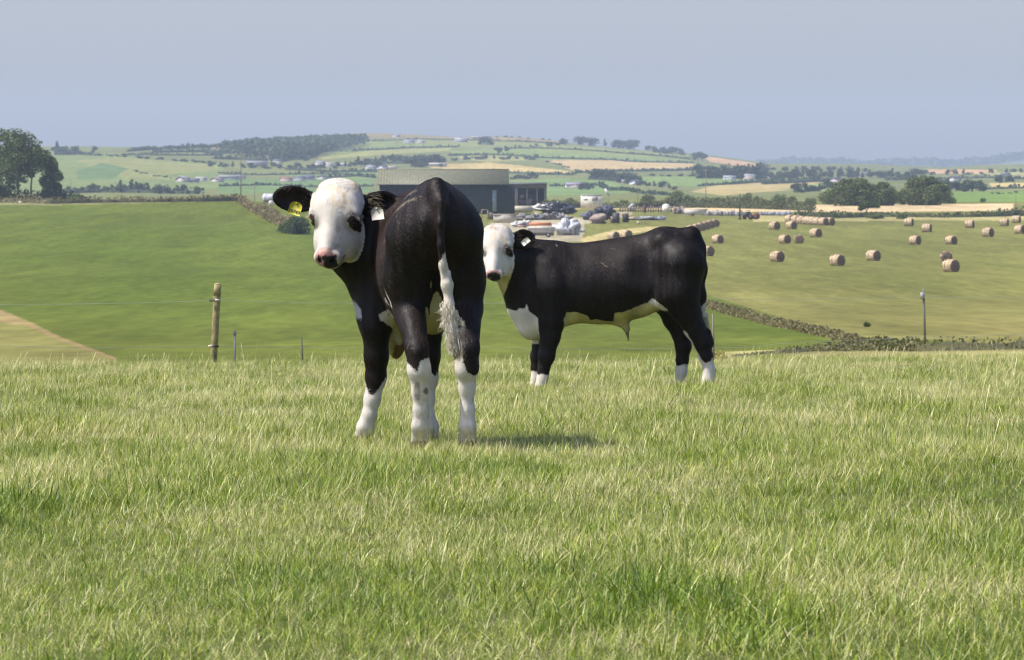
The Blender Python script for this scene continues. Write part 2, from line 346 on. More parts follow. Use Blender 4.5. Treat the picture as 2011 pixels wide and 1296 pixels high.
# ------------------------------------------------------------------ grass
def grass_mat():
    m, nt, o = new_mat('grass_blades')
    at = node(nt, 'ShaderNodeAttribute', attribute_name='Col')           # r: random, g: height along blade, b: 1 = dry stem
    ge = node(nt, 'ShaderNodeNewGeometry')
    sp = node(nt, 'ShaderNodeSeparateColor'); nt.links.new(at.outputs['Color'], sp.inputs[0])
    def noise(s, lo, hi, z=0):
        mp = node(nt, 'ShaderNodeMapping'); mp.inputs['Scale'].default_value = (1, .55, 0.3); mp.inputs['Location'].default_value = (z, z, 0)
        n = node(nt, 'ShaderNodeTexNoise'); n.inputs['Scale'].default_value = s; n.inputs['Detail'].default_value = 4
        nt.links.new(ge.outputs['Position'], mp.inputs[0]); nt.links.new(mp.outputs[0], n.inputs['Vector'])
        mr = node(nt, 'ShaderNodeMapRange'); mr.inputs['From Min'].default_value = lo; mr.inputs['From Max'].default_value = hi
        nt.links.new(n.outputs['Fac'], mr.inputs['Value']); return mr.outputs[0]
    big = noise(.9, .38, .64); small = noise(3.2, .35, .68, 9)
    # distance from the camera foot: farther grass is drier (it really is: grazed crest)
    spx = node(nt, 'ShaderNodeSeparateXYZ'); nt.links.new(ge.outputs['Position'], spx.inputs[0])
    dr = node(nt, 'ShaderNodeMapRange'); dr.inputs['From Min'].default_value = 11; dr.inputs['From Max'].default_value = 24; dr.inputs['To Max'].default_value = .16
    nt.links.new(spx.outputs['Y'], dr.inputs['Value'])
    def math_(op, a, b):
        n = node(nt, 'ShaderNodeMath', operation=op)
        for i, q in enumerate((a, b)):
            if isinstance(q, (int, float)): n.inputs[i].default_value = q
            else: nt.links.new(q, n.inputs[i])
        return n.outputs[0]
    r = sp.outputs['Red']
    f = math_('ADD', math_('MULTIPLY', r, .95), math_('MULTIPLY', big, .42)); f = math_('ADD', f, math_('MULTIPLY', small, .14)); f = math_('ADD', f, dr.outputs[0]); f = math_('ADD', f, math_('MULTIPLY', sp.outputs['Blue'], .8)); f = math_('ADD', f, -.17)
    cr = node(nt, 'ShaderNodeValToRGB'); e = cr.color_ramp.elements
    stops = [(0, (.070, .125, .008, 1)), (.35, (.155, .245, .010, 1)), (.65, (.25, .315, .024, 1)), (.85, (.34, .36, .050, 1)), (.97, (.45, .42, .11, 1)), (1.0, (.62, .57, .28, 1))]
    e[0].position, e[0].color = stops[0]; e[1].position, e[1].color = stops[-1]
    for p_, c_ in stops[1:-1]: q = e.new(p_); q.color = c_
    nt.links.new(f, cr.inputs[0])
    fr = math_('FRACT', math_('MULTIPLY', r, 37.0), 0.0); vm = math_('ADD', math_('MULTIPLY', fr, .85), .66)
    vs = node(nt, 'ShaderNodeVectorMath', operation='SCALE'); nt.links.new(cr.outputs[0], vs.inputs[0]); nt.links.new(vm, vs.inputs['Scale'])
    b = node(nt, 'ShaderNodeBsdfPrincipled'); b.inputs['Roughness'].default_value = .42; b.inputs['Specular IOR Level'].default_value = .45
    nt.links.new(vs.outputs[0], b.inputs['Base Color'])
    t = node(nt, 'ShaderNodeBsdfTranslucent'); nt.links.new(vs.outputs[0], t.inputs['Color'])
    ms = node(nt, 'ShaderNodeMixShader'); ms.inputs[0].default_value = .20
    nt.links.new(b.outputs[0], ms.inputs[1]); nt.links.new(t.outputs[0], ms.inputs[2]); nt.links.new(ms.outputs[0], o.inputs['Surface'])
    return m
M_grass = grass_mat()
def blades(n, spread, lmin, lmax, wd, lean, seed, dry=0.0, segs=3, seedhead=False):
    rs = np.random.default_rng(seed)
    ang = rs.uniform(0, 2*math.pi, n); rad = spread*np.sqrt(rs.uniform(0, 1, n)); base = np.stack([np.cos(ang)*rad, np.sin(ang)*rad, np.full(n, -.012)], 1)
    az = rs.uniform(0, 2*math.pi, n); L = rs.uniform(lmin, lmax, n); ln = np.abs(rs.normal(lean, lean*.5, n)); cv = rs.uniform(-.2, 1.7, n)
    d = np.stack([np.cos(az), np.sin(az), 0*az], 1); sd = np.stack([-np.sin(az+rs.normal(0, .6, n)), np.cos(az), 0*az], 1)
    V = []; C = []; r = rs.uniform(0, 1, n); w0 = wd*rs.uniform(.6, 1.4, n)
    for j in range(segs+1):
        s = j/segs; th = ln+cv*s*1.1
        if j == 0: p = base.copy()
        else: p = p+(d*np.sin(th)[:, None]+np.array([0, 0, 1])*np.cos(th)[:, None])*(L/segs)[:, None]
        ww = w0*(1-.85*s**1.5)*.5
        if seedhead: ww = np.where(s > .7, w0*1.25*(1.3-s), w0*.30)
        V.append(np.stack([p-sd*ww[:, None], p+sd*ww[:, None]], 1)); C.append(np.stack([np.stack([r, 0*r+s, 0*r+dry], 1)]*2, 1))
    V = np.stack(V, 1).reshape(-1, 3); C = np.stack(C, 1).reshape(-1, 3)
    m = 2*(segs+1); b = np.arange(n)[:, None]*m
    Q = np.concatenate([np.concatenate([b+2*j, b+2*j+1, b+2*j+3, b+2*j+2], 1) for j in range(segs)])
    return V, Q, C
tufts = bpy.data.collections.new('grass_tufts'); n_var = 14
def tuft_obj(i, specs):
    mb = MB()
    for k, sp_ in enumerate(specs):
        V, Q, C = blades(*sp_[:6], seed=100*i+k, **sp_[6]); mb.add(V, Q, c=C)
    o = bpy.data.objects.new('tuft_%02d' % i, mb.mesh('tuft')); o.data.materials.append(M_grass); tufts.objects.link(o)
for i in range(n_var):
    if i < 9: tuft_obj(i, [(215, .13, .030, .078, .0029, .95, {}), (14, .13, .05, .12, .0022, .5, dict(dry=.35)), (3, .10, .08, .16, .0020, .35, dict(dry=.8, segs=4)), (5, .13, .07, .17, .0017, 1.15, dict(dry=.6, segs=5)), (26, .12, .012, .03, .0085, 1.0, dict(segs=2)), (4, .12, .05, .10, .0060, .8, {})])
    elif i < 11: tuft_obj(i, [(190, .09, .05, .115, .0036, .60, dict(dry=-.28)), (4, .06, .10, .18, .0024, .3, dict(dry=.5))])
    elif i == 11: tuft_obj(i, [(90, .13, .03, .08, .0030, .8, dict(dry=.28)), (40, .14, .06, .15, .0018, .9, dict(dry=.75, segs=4))])
    else: tuft_obj(i, [(50, .12, .04, .09, .0030, .5, {}), (4, .11, .14, .27, .0019, .38, dict(dry=.7, segs=6, seedhead=True)), (6, .10, .12, .26, .0016, .45, dict(dry=.7, segs=5))])
def scatter():
    """tuft positions with density falling with distance"""
    P_ = []; K = []; S = []
    def zone(d0, d1, per, hw, sc0, mix, edge=1.0, xlo=None):
        sp_ = 1/math.sqrt(per); gy, gx = np.meshgrid(np.arange(d0, d1, sp_), np.arange(-hw(d1), hw(d1), sp_), indexing='ij')
        y = (gy+rng.uniform(-.55, .55, gy.shape)*sp_).ravel(); x = (gx+rng.uniform(-.55, .55, gx.shape)*sp_).ravel(); k_ = np.abs(x) < hw(y); x = x[k_]; y = y[k_]
        P_.append(np.stack([x, y], 1)); K.append(rng.choice(n_var, len(y), p=mix)); S.append(np.full(len(y), sc0)*rng.uniform(.75, 1.25, len(y)))
    mix = np.array([9.5]*9+[5, 5]+[7]+[.22, .22]); mix /= mix.sum()
    mixf = np.array([9]*9+[4, 4]+[12]+[1.0, 1.0]); mixf /= mixf.sum()
    hw = lambda y: y*.108+.9
    zone(7.5, 14, 150, hw, .56, mix); zone(14, 22, 120, hw, .63, mix); zone(22, 34, 90, hw, .70, mixf); zone(34, 47, 65, hw, .78, mixf)
    ml = np.zeros(n_var); ml[12:] = .5
    zone(30, 47, .9, hw, .95, ml); zone(12, 30, .2, hw, .8, ml)
    zone(47, 60, 26, lambda y: y*.112, .9, mixf)
    return np.concatenate(P_), np.concatenate(K), np.concatenate(S)
gp_, gk, gs = scatter()
# patchy: taller lush clumps here and there, short lawn elsewhere
pn = wav(np.stack([gp_[:, 0], gp_[:, 1]*.7, 0*gp_[:, 0]], 1), 1.6)
gs = gs*(1+.20*pn); pl_ = wav(np.stack([gp_[:, 0]+7, gp_[:, 1]*.8, 0*gp_[:, 0]], 1), 3.1); lush = (pl_ > 1.0) & (gk < 12); gk[lush & (rng.uniform(size=len(gk)) < .6)] = 9; gs[lush] *= 1.25; gk[(pl_ < -1.0) & (gk < 9) & (rng.uniform(size=len(gk)) < .55)] = 11
near_feet = np.zeros(len(gk), bool)
for (fx, fy) in ((-.363, 19.2), (-.172, 19.2), (-.60, 20.0), (-.33, 20.0)):
    near_feet |= (np.abs(gp_[:, 0]-fx) < .2) & (gp_[:, 1] < fy) & (gp_[:, 1] > fy-1.4)
gk[near_feet & (gk > 8)] = 2; gs[near_feet] *= 1.12
ft = []
for (fu, fv, fd) in ((824, 868, 19.2), (918, 868, 19.2), (714, 856, 20.0), (847, 856, 20.0), (1061, 760, 31.38), (1049, 760, 31.6), (1384, 760, 31.38), (1334, 760, 31.6)):
    for k in range(20): ft.append(((fu-UC)/F*fd+rng.normal(0, .09), fd-.06+rng.normal(0, .08)-.05*(k % 2)))
ft = np.array(ft); gp_ = np.concatenate([gp_, ft]); gk = np.concatenate([gk, rng.integers(0, 9, len(ft))]); gs = np.concatenate([gs, rng.uniform(.6, .95, len(ft))])
gz = H(gp_[:, 0], gp_[:, 1])
me = bpy.data.meshes.new('grass'); me.vertices.add(len(gz)); me.vertices.foreach_set('co', np.stack([gp_[:, 0], gp_[:, 1], gz], 1).astype(np.float32).ravel())
for nm, arr, ty in (('kind_index', gk.astype(np.int32), 'INT'), ('size', gs.astype(np.float32), 'FLOAT'), ('turn', rng.uniform(0, 6.28, len(gs)).astype(np.float32), 'FLOAT')):
    a = me.attributes.new(nm, ty, 'POINT'); a.data.foreach_set('value', arr)
me.update()
def gn_scatter(name, me, coll):
    o = link_mesh(name, me, M_grass); g = bpy.data.node_groups.new(name+'_nodes', 'GeometryNodeTree')
    g.interface.new_socket('Geometry', in_out='INPUT', socket_type='NodeSocketGeometry'); g.interface.new_socket('Geometry', in_out='OUTPUT', socket_type='NodeSocketGeometry')
    gi = g.nodes.new('NodeGroupInput'); go = g.nodes.new('NodeGroupOutput')
    ip = g.nodes.new('GeometryNodeInstanceOnPoints'); ci = g.nodes.new('GeometryNodeCollectionInfo'); ci.inputs['Collection'].default_value = coll
    ci.inputs['Separate Children'].default_value = True; ci.inputs['Reset Children'].default_value = True
    def na(nm, ty):
        n = g.nodes.new('GeometryNodeInputNamedAttribute'); n.data_type = ty; n.inputs['Name'].default_value = nm; return n
    k = na('kind_index', 'INT'); s = na('size', 'FLOAT'); t = na('turn', 'FLOAT')
    cx = g.nodes.new('ShaderNodeCombineXYZ'); g.links.new(t.outputs['Attribute'], cx.inputs['Z'])
    ip.inputs['Pick Instance'].default_value = True
    g.links.new(gi.outputs[0], ip.inputs['Points']); g.links.new(ci.outputs[0], ip.inputs['Instance']); g.links.new(k.outputs['Attribute'], ip.inputs['Instance Index'])
    g.links.new(cx.outputs[0], ip.inputs['Rotation']); g.links.new(s.outputs['Attribute'], ip.inputs['Scale']); g.links.new(ip.outputs[0], go.inputs[0])
    md = o.modifiers.new('scatter', 'NODES'); md.node_group = g; return o
grass = gn_scatter('meadow_grass', me, tufts); tag(grass, 'short meadow grass with pale dry stems and seed heads in the foreground', 'grass', kind='stuff')

# ------------------------------------------------------------------ calves: one continuous surface each, grown from blended bones and muscles
def unit(v): v = np.array(v, float); return v/np.linalg.norm(v)
class Body:
    def __init__(s, D0): s.D0 = D0; s.pr = []; s.dist = {}
    def P(s, u, v, d):
        D = s.D0+d
        return np.array([(u-UC)/F*D, D, CZ-(v-VH)/F*D])
    def rc(s, a, b, r1, r2, k=.04, g='body', flat=None):
        s.pr.append(('rc', np.array(a, float), np.array(b, float), r1, r2, k, g, flat)); return s
    def el(s, c, rad, k=.05, g='body', rot=None, sub=False):
        s.pr.append(('sub' if sub else 'el', np.array(c, float), np.array(rad, float), np.eye(3) if rot is None else np.array(rot), 0, k, g, None)); return s
    @staticmethod
    def d_rc(X, a, b, r1, r2, flat):
        if flat is not None:                                   # squash across one axis
            ax, f = flat; c = (a+b)/2
            sh = lambda q: q+((q-c) @ ax)[..., None]*ax*(1/f-1)
            X = sh(X); a = sh(a[None])[0]; b = sh(b[None])[0]
        ba = b-a; L = ba @ ba+1e-9
        h = np.clip(((X-a) @ ba)/L, 0, 1)
        d = np.sqrt((((X-a)-h[..., None]*ba)**2).sum(-1))-(r1+(r2-r1)*h)
        return d
    @staticmethod
    def d_el(X, c, rad, rot):
        q = (X-c) @ rot.T
        k0 = np.sqrt(((q/rad)**2).sum(-1)); k1 = np.sqrt(((q/rad**2)**2).sum(-1))
        return k0*(k0-1)/np.maximum(k1, 1e-6)
    def ev(s, p, X):
        return s.d_rc(X, p[1], p[2], p[3], p[4], p[7]) if p[0] == 'rc' else s.d_el(X, p[1], p[2], p[3])
    def surface(s, h):
        lo = np.full(3, 1e9); hi = -lo; bb = []
        for p in s.pr:
            if p[0] == 'rc': r = max(p[3], p[4]); l = np.minimum(p[1], p[2])-r; m = np.maximum(p[1], p[2])+r
            else: r = np.max(p[2]); l = p[1]-r; m = p[1]+r
            bb.append((l, m)); lo = np.minimum(lo, l); hi = np.maximum(hi, m)
        lo -= .04; hi += .04
        n = np.ceil((hi-lo)/h).astype(int)+1
        G = np.full(n, 1.0, np.float32)
        ax = [lo[i]+h*np.arange(n[i]) for i in range(3)]
        for p, (l, m) in zip(s.pr, bb):
            e = p[5]+2*h+.005
            i0 = np.maximum(((l-e-lo)/h).astype(int), 0); i1 = np.minimum(((m+e-lo)/h).astype(int)+2, n)
            sl_ = tuple(slice(i0[i], i1[i]) for i in range(3))
            X = np.stack(np.meshgrid(*[ax[i][i0[i]:i1[i]] for i in range(3)], indexing='ij'), -1)
            d = s.ev(p, X).astype(np.float32); A = G[sl_]; k = max(p[5], 1e-4)
            if p[0] == 'sub':
                q = np.maximum(k-np.abs(A+d), 0)/k; G[sl_] = np.maximum(A, -d)+q*q*k/4
            else:
                q = np.maximum(k-np.abs(A-d), 0)/k; G[sl_] = np.minimum(A, d)-q*q*k/4
        return surface_nets(G, lo, h)
    def group_dist(s, V):
        o = {}
        for p in s.pr:
            if p[0] == 'sub': continue
            d = s.ev(p, V); o[p[6]] = np.minimum(o[p[6]], d) if p[6] in o else d
        return o
def surface_nets(G, lo, h):
    ins = G < 0
    nx, ny, nz = G.shape
    cnt = np.zeros((nx-1, ny-1, nz-1), np.int8)
    for dx in (0, 1):
        for dy in (0, 1):
            for dz in (0, 1): cnt += ins[dx:nx-1+dx, dy:ny-1+dy, dz:nz-1+dz]
    act = (cnt > 0) & (cnt < 8)
    I = np.argwhere(act); idx = np.full(act.shape, -1, np.int32); idx[act] = np.arange(len(I))
    acc = np.zeros((len(I), 3)); num = np.zeros(len(I))
    cor = [(a, b, c) for a in (0, 1) for b in (0, 1) for c in (0, 1)]
    for a in cor:
        for axi in range(3):
            if a[axi]: continue
            b = list(a); b[axi] = 1
            fa = G[I[:, 0]+a[0], I[:, 1]+a[1], I[:, 2]+a[2]]; fb = G[I[:, 0]+b[0], I[:, 1]+b[1], I[:, 2]+b[2]]
            m = (fa < 0) != (fb < 0)
            t = np.where(m, fa/np.where(fa == fb, 1, fa-fb), 0)
            p = np.tile(np.array(a, float), (len(I), 1)); p[:, axi] += t
            acc[m] += p[m]; num[m] += 1
    V = lo+h*(I+acc/num[:, None])
    Qs = []
    for axi in range(3):
        sl0 = [slice(None)]*3; sl1 = [slice(None)]*3; sl0[axi] = slice(0, -1); sl1[axi] = slice(1, None)
        A = ins[tuple(sl0)]; B = ins[tuple(sl1)]
        E = np.argwhere(A != B); o1, o2 = [i for i in range(3) if i != axi]
        E = E[(E[:, o1] > 0) & (E[:, o2] > 0) & (E[:, o1] < G.shape[o1]-1) & (E[:, o2] < G.shape[o2]-1)]
        fl = A[tuple(E.T)]
        def c(a, b):
            e = E.copy(); e[:, o1] -= a; e[:, o2] -= b; return idx[tuple(e.T)]
        q = np.stack([c(0, 0), c(1, 0), c(1, 1), c(0, 1)], -1)
        flip = fl if axi != 1 else ~fl
        q[flip] = q[flip][:, ::-1]
        Qs.append(q)
    return V, np.concatenate(Qs)
def relax(V, Q, n=3, f=.5):
    for _ in range(n):
        S = np.zeros_like(V); c = np.zeros(len(V))
        for a, b in ((0, 1), (1, 2), (2, 3), (3, 0)):
            np.add.at(S, Q[:, a], V[Q[:, b]]); np.add.at(S, Q[:, b], V[Q[:, a]]); np.add.at(c, Q[:, a], 1); np.add.at(c, Q[:, b], 1)
        V = V*(1-f)+f*S/np.maximum(c, 1)[:, None]
    return V

BLACK = np.array([.0105, .0085, .0080]); WHITE = np.array([.74, .69, .61]); HOOF = np.array([.34, .27, .19]); PINK = np.array([.62, .33, .28]); NOSE = np.array([.025, .022, .022])
class Head:
    """head frame: w to the right seen from the front, l from poll to nose, n out of the forehead"""
    def __init__(s, B, O, L, N, sc_=1.0, kr=(.0,)):
        s.B = B; s.O = np.array(O, float); s.L = unit(L); N = np.array(N, float); N -= (N @ s.L)*s.L; s.N = unit(N); s.W = unit(np.cross(s.N, -s.L)); s.k = sc_
        if s.W[0] < 0: s.W = -s.W
        s.M = np.stack([s.W, s.L, s.N])
        p = s.p; k = sc_; b = B
        e = lambda c, r, kk=.03, g='head', sub=False: b.el(p(*c), np.array(r)*k, kk, g, s.M, sub)
        c = lambda a, q, r1, r2, kk=.03, g='head', flat=None: b.rc(p(*a), p(*q), r1*k, r2*k, kk, g, flat)
        e((0, .090, -.085), (.097, .095, .082))
        e((0, .028, -.085), (.072, .044, .060), .04)                # poll
        for q in (-1, 1): c((.050*q, .045, -.070), (.070*q, .130, -.060), .034, .034, .04)
        e((0, .105, -.045), (.066, .085, .040), .04)                # forehead
        c((0, .12, -.080), (0, .250, -.080), .070, .058, .05)
        c((0, .250, -.070), (0, .318, -.058), .056, .046, .03)
        c((0, .10, -.034), (0, .315, -.024), .030, .024, .022)      # bridge of the nose
        for q in (-1, 1):
            e((.074*q, .152, -.046), (.027, .036, .026), .026)      # brow
            e((.058*q, .215, -.130), (.036, .085, .060), .035)      # cheek
            c((.045*q, .215, -.155), (.022*q, .305, -.105), .036, .026, .04)
            e((.032*q, .326, -.046), (.026, .026, .028), .016)      # nostril wing
        e((0, .165, -.155), (.075, .11, .058), .05)
        e((0, .328, -.062), (.050, .032, .040), .02)
        e((0, .334, -.102), (.035, .026, .020), .016)               # chin
        for q in (-1, 1):
            e((.098*q, .178, -.056), (.018, .022, .018), .010, sub=True)
            e((.028*q, .346, -.034), (.011, .010, .010), .006, sub=True)
    def p(s, w, l, n): return s.O+s.k*(w*s.W+l*s.L+n*s.N)
    def ear(s, q, base, out, up, length, width, g='ear'):
        """cupped ear leaf: out = along the ear, up = across it; opens towards out x up"""
        B = s.B; o = unit(out); u = np.array(up, float); u -= (u @ o)*o; u = unit(u); f = np.cross(o, u)
        if f @ s.N < 0: f = -f
        M = np.stack([o, u, f]); b = s.p(*base)
        B.rc(b-o*.02, b+o*.035, .030, .026, .03, g)
        B.el(b+o*(length*.56), (length*.52, width*.5, .020), .02, g, M)
        B.el(b+o*(length*.57)+f*.016, (length*.44, width*.39, .021), .004, g, M, sub=True)
        return b, o, u, f
def coat_mesh(name, B, h, colour, flow, nhair, hair_len, relaxn=2):
    V, Q = B.surface(h); V = relax(V, Q, relaxn)
    g = B.group_dist(V)
    # normals
    fn = np.cross(V[Q[:, 2]]-V[Q[:, 0]], V[Q[:, 3]]-V[Q[:, 1]])
    N = np.zeros_like(V)
    for a in range(4): np.add.at(N, Q[:, a], fn)
    N /= np.linalg.norm(N, axis=1)[:, None]+1e-12
    C = colour(V, N, g)
    area = np.linalg.norm(fn, axis=1); cum = np.cumsum(area); fi = np.searchsorted(cum, rng.uniform(0, cum[-1], nhair)); fi = np.minimum(fi, len(Q)-1)
    a = rng.uniform(0, 1, (nhair, 1)); b = rng.uniform(0, 1, (nhair, 1)); q = Q[fi]
    mixq = lambda A: (A[q[:, 0]]*(1-a)+A[q[:, 1]]*a)*(1-b)+(A[q[:, 3]]*(1-a)+A[q[:, 2]]*a)*b
    Pp = mixq(V); Nn = mixq(N); Nn /= np.linalg.norm(Nn, axis=1)[:, None]
    gp = {k: v[q[:, 0]] for k, v in g.items()}
    Ch = colour(Pp+rng.normal(0, .0035, Pp.shape), Nn, gp)
    Fl, Ln = flow(Pp, Nn, gp)
    Fl = Fl+rng.normal(0, .22, Fl.shape)+0.28*np.stack([wav(Pp, 14), wav(Pp+3, 14), wav(Pp+7, 14)], -1)
    T = Fl-(Fl*Nn).sum(1)[:, None]*Nn; T /= np.linalg.norm(T, axis=1)[:, None]+1e-9
    ln = hair_len*Ln[:, None]*rng.uniform(.6, 1.3, (nhair, 1))
    lift = rng.uniform(.10, .42, (nhair, 1))
    W = np.cross(T, Nn); W += Nn*rng.normal(0, .35, (nhair, 1)); wd = rng.uniform(.0006, .0013, (nhair, 1))
    r0 = Pp-Nn*.001
    HV = np.stack([r0-W*wd, r0+W*wd, r0+T*ln*.6+Nn*ln*lift*.7+W*wd*.7, r0+T*ln+Nn*ln*lift*.75], 1).reshape(-1, 3)
    br = rng.uniform(.86, 1.18, (nhair, 1))*np.clip(1.05+.55*wav(Pp, 6)[:, None]+.50*wav(Pp*np.array([1, 1, .22]), 85)[:, None], .45, 3)
    dark = (Ch.mean(1) < .05)[:, None]
    brown = np.array([1.30, 1.05, .90]) ; warm = rng.uniform(0, 1, (nhair, 1))
    Ch = np.where(dark, Ch*(1.25+.75*warm)*(1+(brown-1)*warm)*br, Ch*(.93+.09*warm))
    HC = np.repeat(np.clip(Ch, 0, .84), 4, axis=0)
    n0 = len(V); k = np.arange(nhair)*4+n0
    T1 = np.stack([k, k+1, k+2], 1); T2 = np.stack([k, k+2, k+3], 1)
    me = np_mesh(name, np.concatenate([V, HV]), Q, np.concatenate([T1, T2]), np.concatenate([C, HC]), True)
    jit = np.where(dark, 1.0, .35); HN = Nn+.38*jit*W*rng.uniform(-1, 1, (nhair, 1))+jit*T*rng.uniform(-.3, .35, (nhair, 1)); HN = HN+.30*wav(Pp*np.array([1, 1, .25]), 80)[:, None]*W+.25*wav(Pp+4, 18)[:, None]*T; HN /= np.linalg.norm(HN, axis=1)[:, None]
    me.normals_split_custom_set_from_vertices(np.concatenate([N, np.repeat(HN, 4, axis=0)]).tolist())
    return me
def near_line(u, v, pts, wd):
    d = np.full(u.shape, 1e9)
    for (x1, y1), (x2, y2) in zip(pts[:-1], pts[1:]):
        t = np.clip(((u-x1)*(x2-x1)+(v-y1)*(y2-y1))/((x2-x1)**2+(y2-y1)**2), 0, 1)
        d = np.minimum(d, np.hypot(u-x1-t*(x2-x1), v-y1-t*(y2-y1)))
    return d < wd
def head_paint(C, H_, V, nz, white, marks=True):
    q = (V-H_.O) @ H_.M.T/H_.k; w_, l, n = q[:, 0], q[:, 1], q[:, 2]
    C[white] = WHITE
    C[white & (l < .13) & (nz > .25)] = WHITE*np.array([.95, .88, .76])
    C[white & (l < .11) & (wav(V, 95) > .75)] = WHITE*np.array([.80, .70, .56])
    C[white & (l > .12) & (w_ > .03) & (wav(V*np.array([1, 1, 2.2]), 70) > .85)] = WHITE*np.array([.82, .76, .68])
    fm = white & (np.abs(w_) < .12)
    for s_ in (-1, 1):
        r = np.hypot((w_-.088*s_)/1.0, (l-.176)/1.25)
        eye = fm & (r < .0185) & (n > -.12)
        C[eye] = (.035, .025, .02)
        k = np.clip((.040+.010*nz-r)/.016, 0, 1)*(r >= .0205)*fm*(n > -.115)*(1.0 if s_ > 0 else .35)
        k = k*np.clip(.55-.4*(l-.176)/.03, .25, 1)
        C = C*(1-k[:, None])+np.array([.10, .07, .055])*k[:, None]
    nose = fm & (l > .318) & (n > -.082) & (np.abs(w_) < .046)
    C[nose] = PINK
    C[fm & (l > .300) & (l <= .318) & (n > -.07) & (np.abs(w_) < .04) & (nz > -.2)] = (.66, .45, .38)
    C[nose & (l > .330+.008*nz) & (w_ > -.018+.01*nz)] = NOSE
    for s_ in (-1, 1): C[fm & (np.hypot(w_-.026*s_, (l-.343)) < .0125) & (n > -.055)] = NOSE
    C[fm & (l > .30) & (np.abs(n+.086) < .004)] = (.10, .06, .05)
    return C
def eyes(H_, parent):
    for s_ in (-1, 1):
        c = H_.p(.0785*s_, .178, -.058); mb = MB()
        mb.lump((0, 0, 0), (.0170, .0175, .0170), (.012, .008, .006), amp=0, nu=20, nv=14)
        me = mb.mesh('eye', True); o = link_mesh('eye', me, M_eye, parent); o.location = c
def lashes(H_, parent):
    for s_ in (-1, 1):
        mb = MB(); rs = np.random.default_rng(5)
        for i in range(26):
            t = rs.uniform(-.6, 1); a = H_.p(.093*s_, .155+.004*t, -.046-.012*t)
            d = s_*H_.W*.9+H_.L*rs.uniform(.05, .4)+H_.N*rs.uniform(.1, .5)
            b_ = a+unit(d)*rs.uniform(.016, .026); mb.tube(a, b_, .0011, .0004, (.62, .52, .42), 4, False)
        mb.build('eyelash', M_coat, parent)
m, nt, o = new_mat('eye_gloss')
b = node(nt, 'ShaderNodeBsdfPrincipled'); tcx = node(nt, 'ShaderNodeTexCoord'); nzx = node(nt, 'ShaderNodeTexNoise'); nzx.inputs['Scale'].default_value = 60
crx = node(nt, 'ShaderNodeValToRGB'); crx.color_ramp.elements[0].color = (.006, .004, .003, 1); crx.color_ramp.elements[1].color = (.02, .012, .008, 1)
nt.links.new(tcx.outputs['Object'], nzx.inputs['Vector']); nt.links.new(nzx.outputs['Fac'], crx.inputs[0]); nt.links.new(crx.outputs[0], b.inputs['Base Color'])
b.inputs['Roughness'].default_value = .08; b.inputs['Coat Weight'].default_value = .6
nt.links.new(b.outputs[0], o.inputs['Surface']); M_eye = m

VOX = 0.0055
# ---- the calf seen from behind, looking back over its shoulder
B1 = Body(19.13); P = B1.P
B1.el(P(860, 438, .14), (.150, .24, .150), .07)
B1.rc(P(857, 374, -.02), P(853, 385, .30), .036, .050, .07)
B1.rc(P(853, 388, .30), P(838, 405, .95), .05, .07, .08)
B1.el(P(815, 408, .30), (.050, .07, .045), .07); B1.el(P(897, 404, .30), (.046, .07, .045), .06)
B1.el(P(832, 520, .56), (.192, .36, .275), .08)
B1.el(P(800, 512, .88), (.165, .23, .265), .08)
B1.el(P(777, 640, 1.0), (.050, .10, .110), .05)
B1.el(P(778, 668, .98), (.030, .06, .075), .04)
B1.el(P(850, 600, .33), (.085, .16, .115), .06)                                  # hind belly between the legs
B1.rc(P(752, 560, .97), P(696, 492, .87), .128, .105, .06)
B1.rc(P(696, 492, .87), P(678, 455, .82), .105, .075, .05)
B1.rc(P(780, 445, .90), P(705, 430, .86), .12, .075, .07)
B1.rc(P(738, 540, .90), P(736, 620, .84), .085, .068, .06)
for pts in ([(820, 470, .10, .128), (802, 545, .18, .092), (804, 606, .17, .064), (819, 684, .0, .043), (823, 725, .0, .0425), (825, 770, .02, .030), (826, 808, .03, .0270), (825, 836, .035, .030), (824, 866, .08, .034)],
            [(899, 458, .10, .100), (909, 548, .18, .078), (915, 606, .17, .064), (917, 684, .0, .046), (917, 722, .0, .043), (917, 762, .02, .029), (918, 805, .03, .0255), (918, 836, .035, .0295), (918, 867, .08, .035)]):
    for a, b in zip(pts[:-1], pts[1:]): B1.rc(P(*a[:3]), P(*b[:3]), a[3], b[3], .022 if a[1] > 600 else .06, 'hl' if pts[0][0] < 850 else 'hr')
B1.rc(P(820, 690, -.035), P(824, 728, -.02), .022, .02, .03, 'hl'); B1.rc(P(917, 690, -.035), P(917, 728, -.02), .022, .02, .03, 'hr')
for pts in ([(740, 575, .90, .090), (738, 640, .82, .058), (739, 700, .84, .047), (738, 742, .86, .040), (731, 785, .86, .031), (725, 815, .86, .027), (718, 838, .87, .032), (714, 856, .90, .036)],
            [(835, 575, .90, .080), (845, 640, .82, .052), (842, 700, .84, .044), (841, 742, .86, .037), (838, 785, .86, .029), (839, 815, .86, .026), (844, 836, .87, .031), (847, 854, .90, .036)]):
    for a, b in zip(pts[:-1], pts[1:]): B1.rc(P(*a[:3]), P(*b[:3]), a[3], b[3], .022 if a[1] > 600 else .05, 'fl' if pts[0][0] < 800 else 'fr')
tail = [(857, 366, -.03, .036), (864, 400, -.085, .030), (864, 440, -.115, .030), (868, 480, -.125, .027), (873, 520, -.125, .0235), (878, 560, -.12, .021), (882, 596, -.12, .017), (887, 640, -.125, .020), (892, 672, -.125, .015), (894, 702, -.125, .006)]
for a, b in zip(tail[:-1], tail[1:]): B1.rc(P(*a[:3]), P(*b[:3]), a[3], b[3], .018, 'tail')
B1.el(P(846, 455, -.13), (.016, .035, .15), .04, sub=True); B1.el(P(884, 450, -.13), (.016, .035, .14), .04, sub=True)
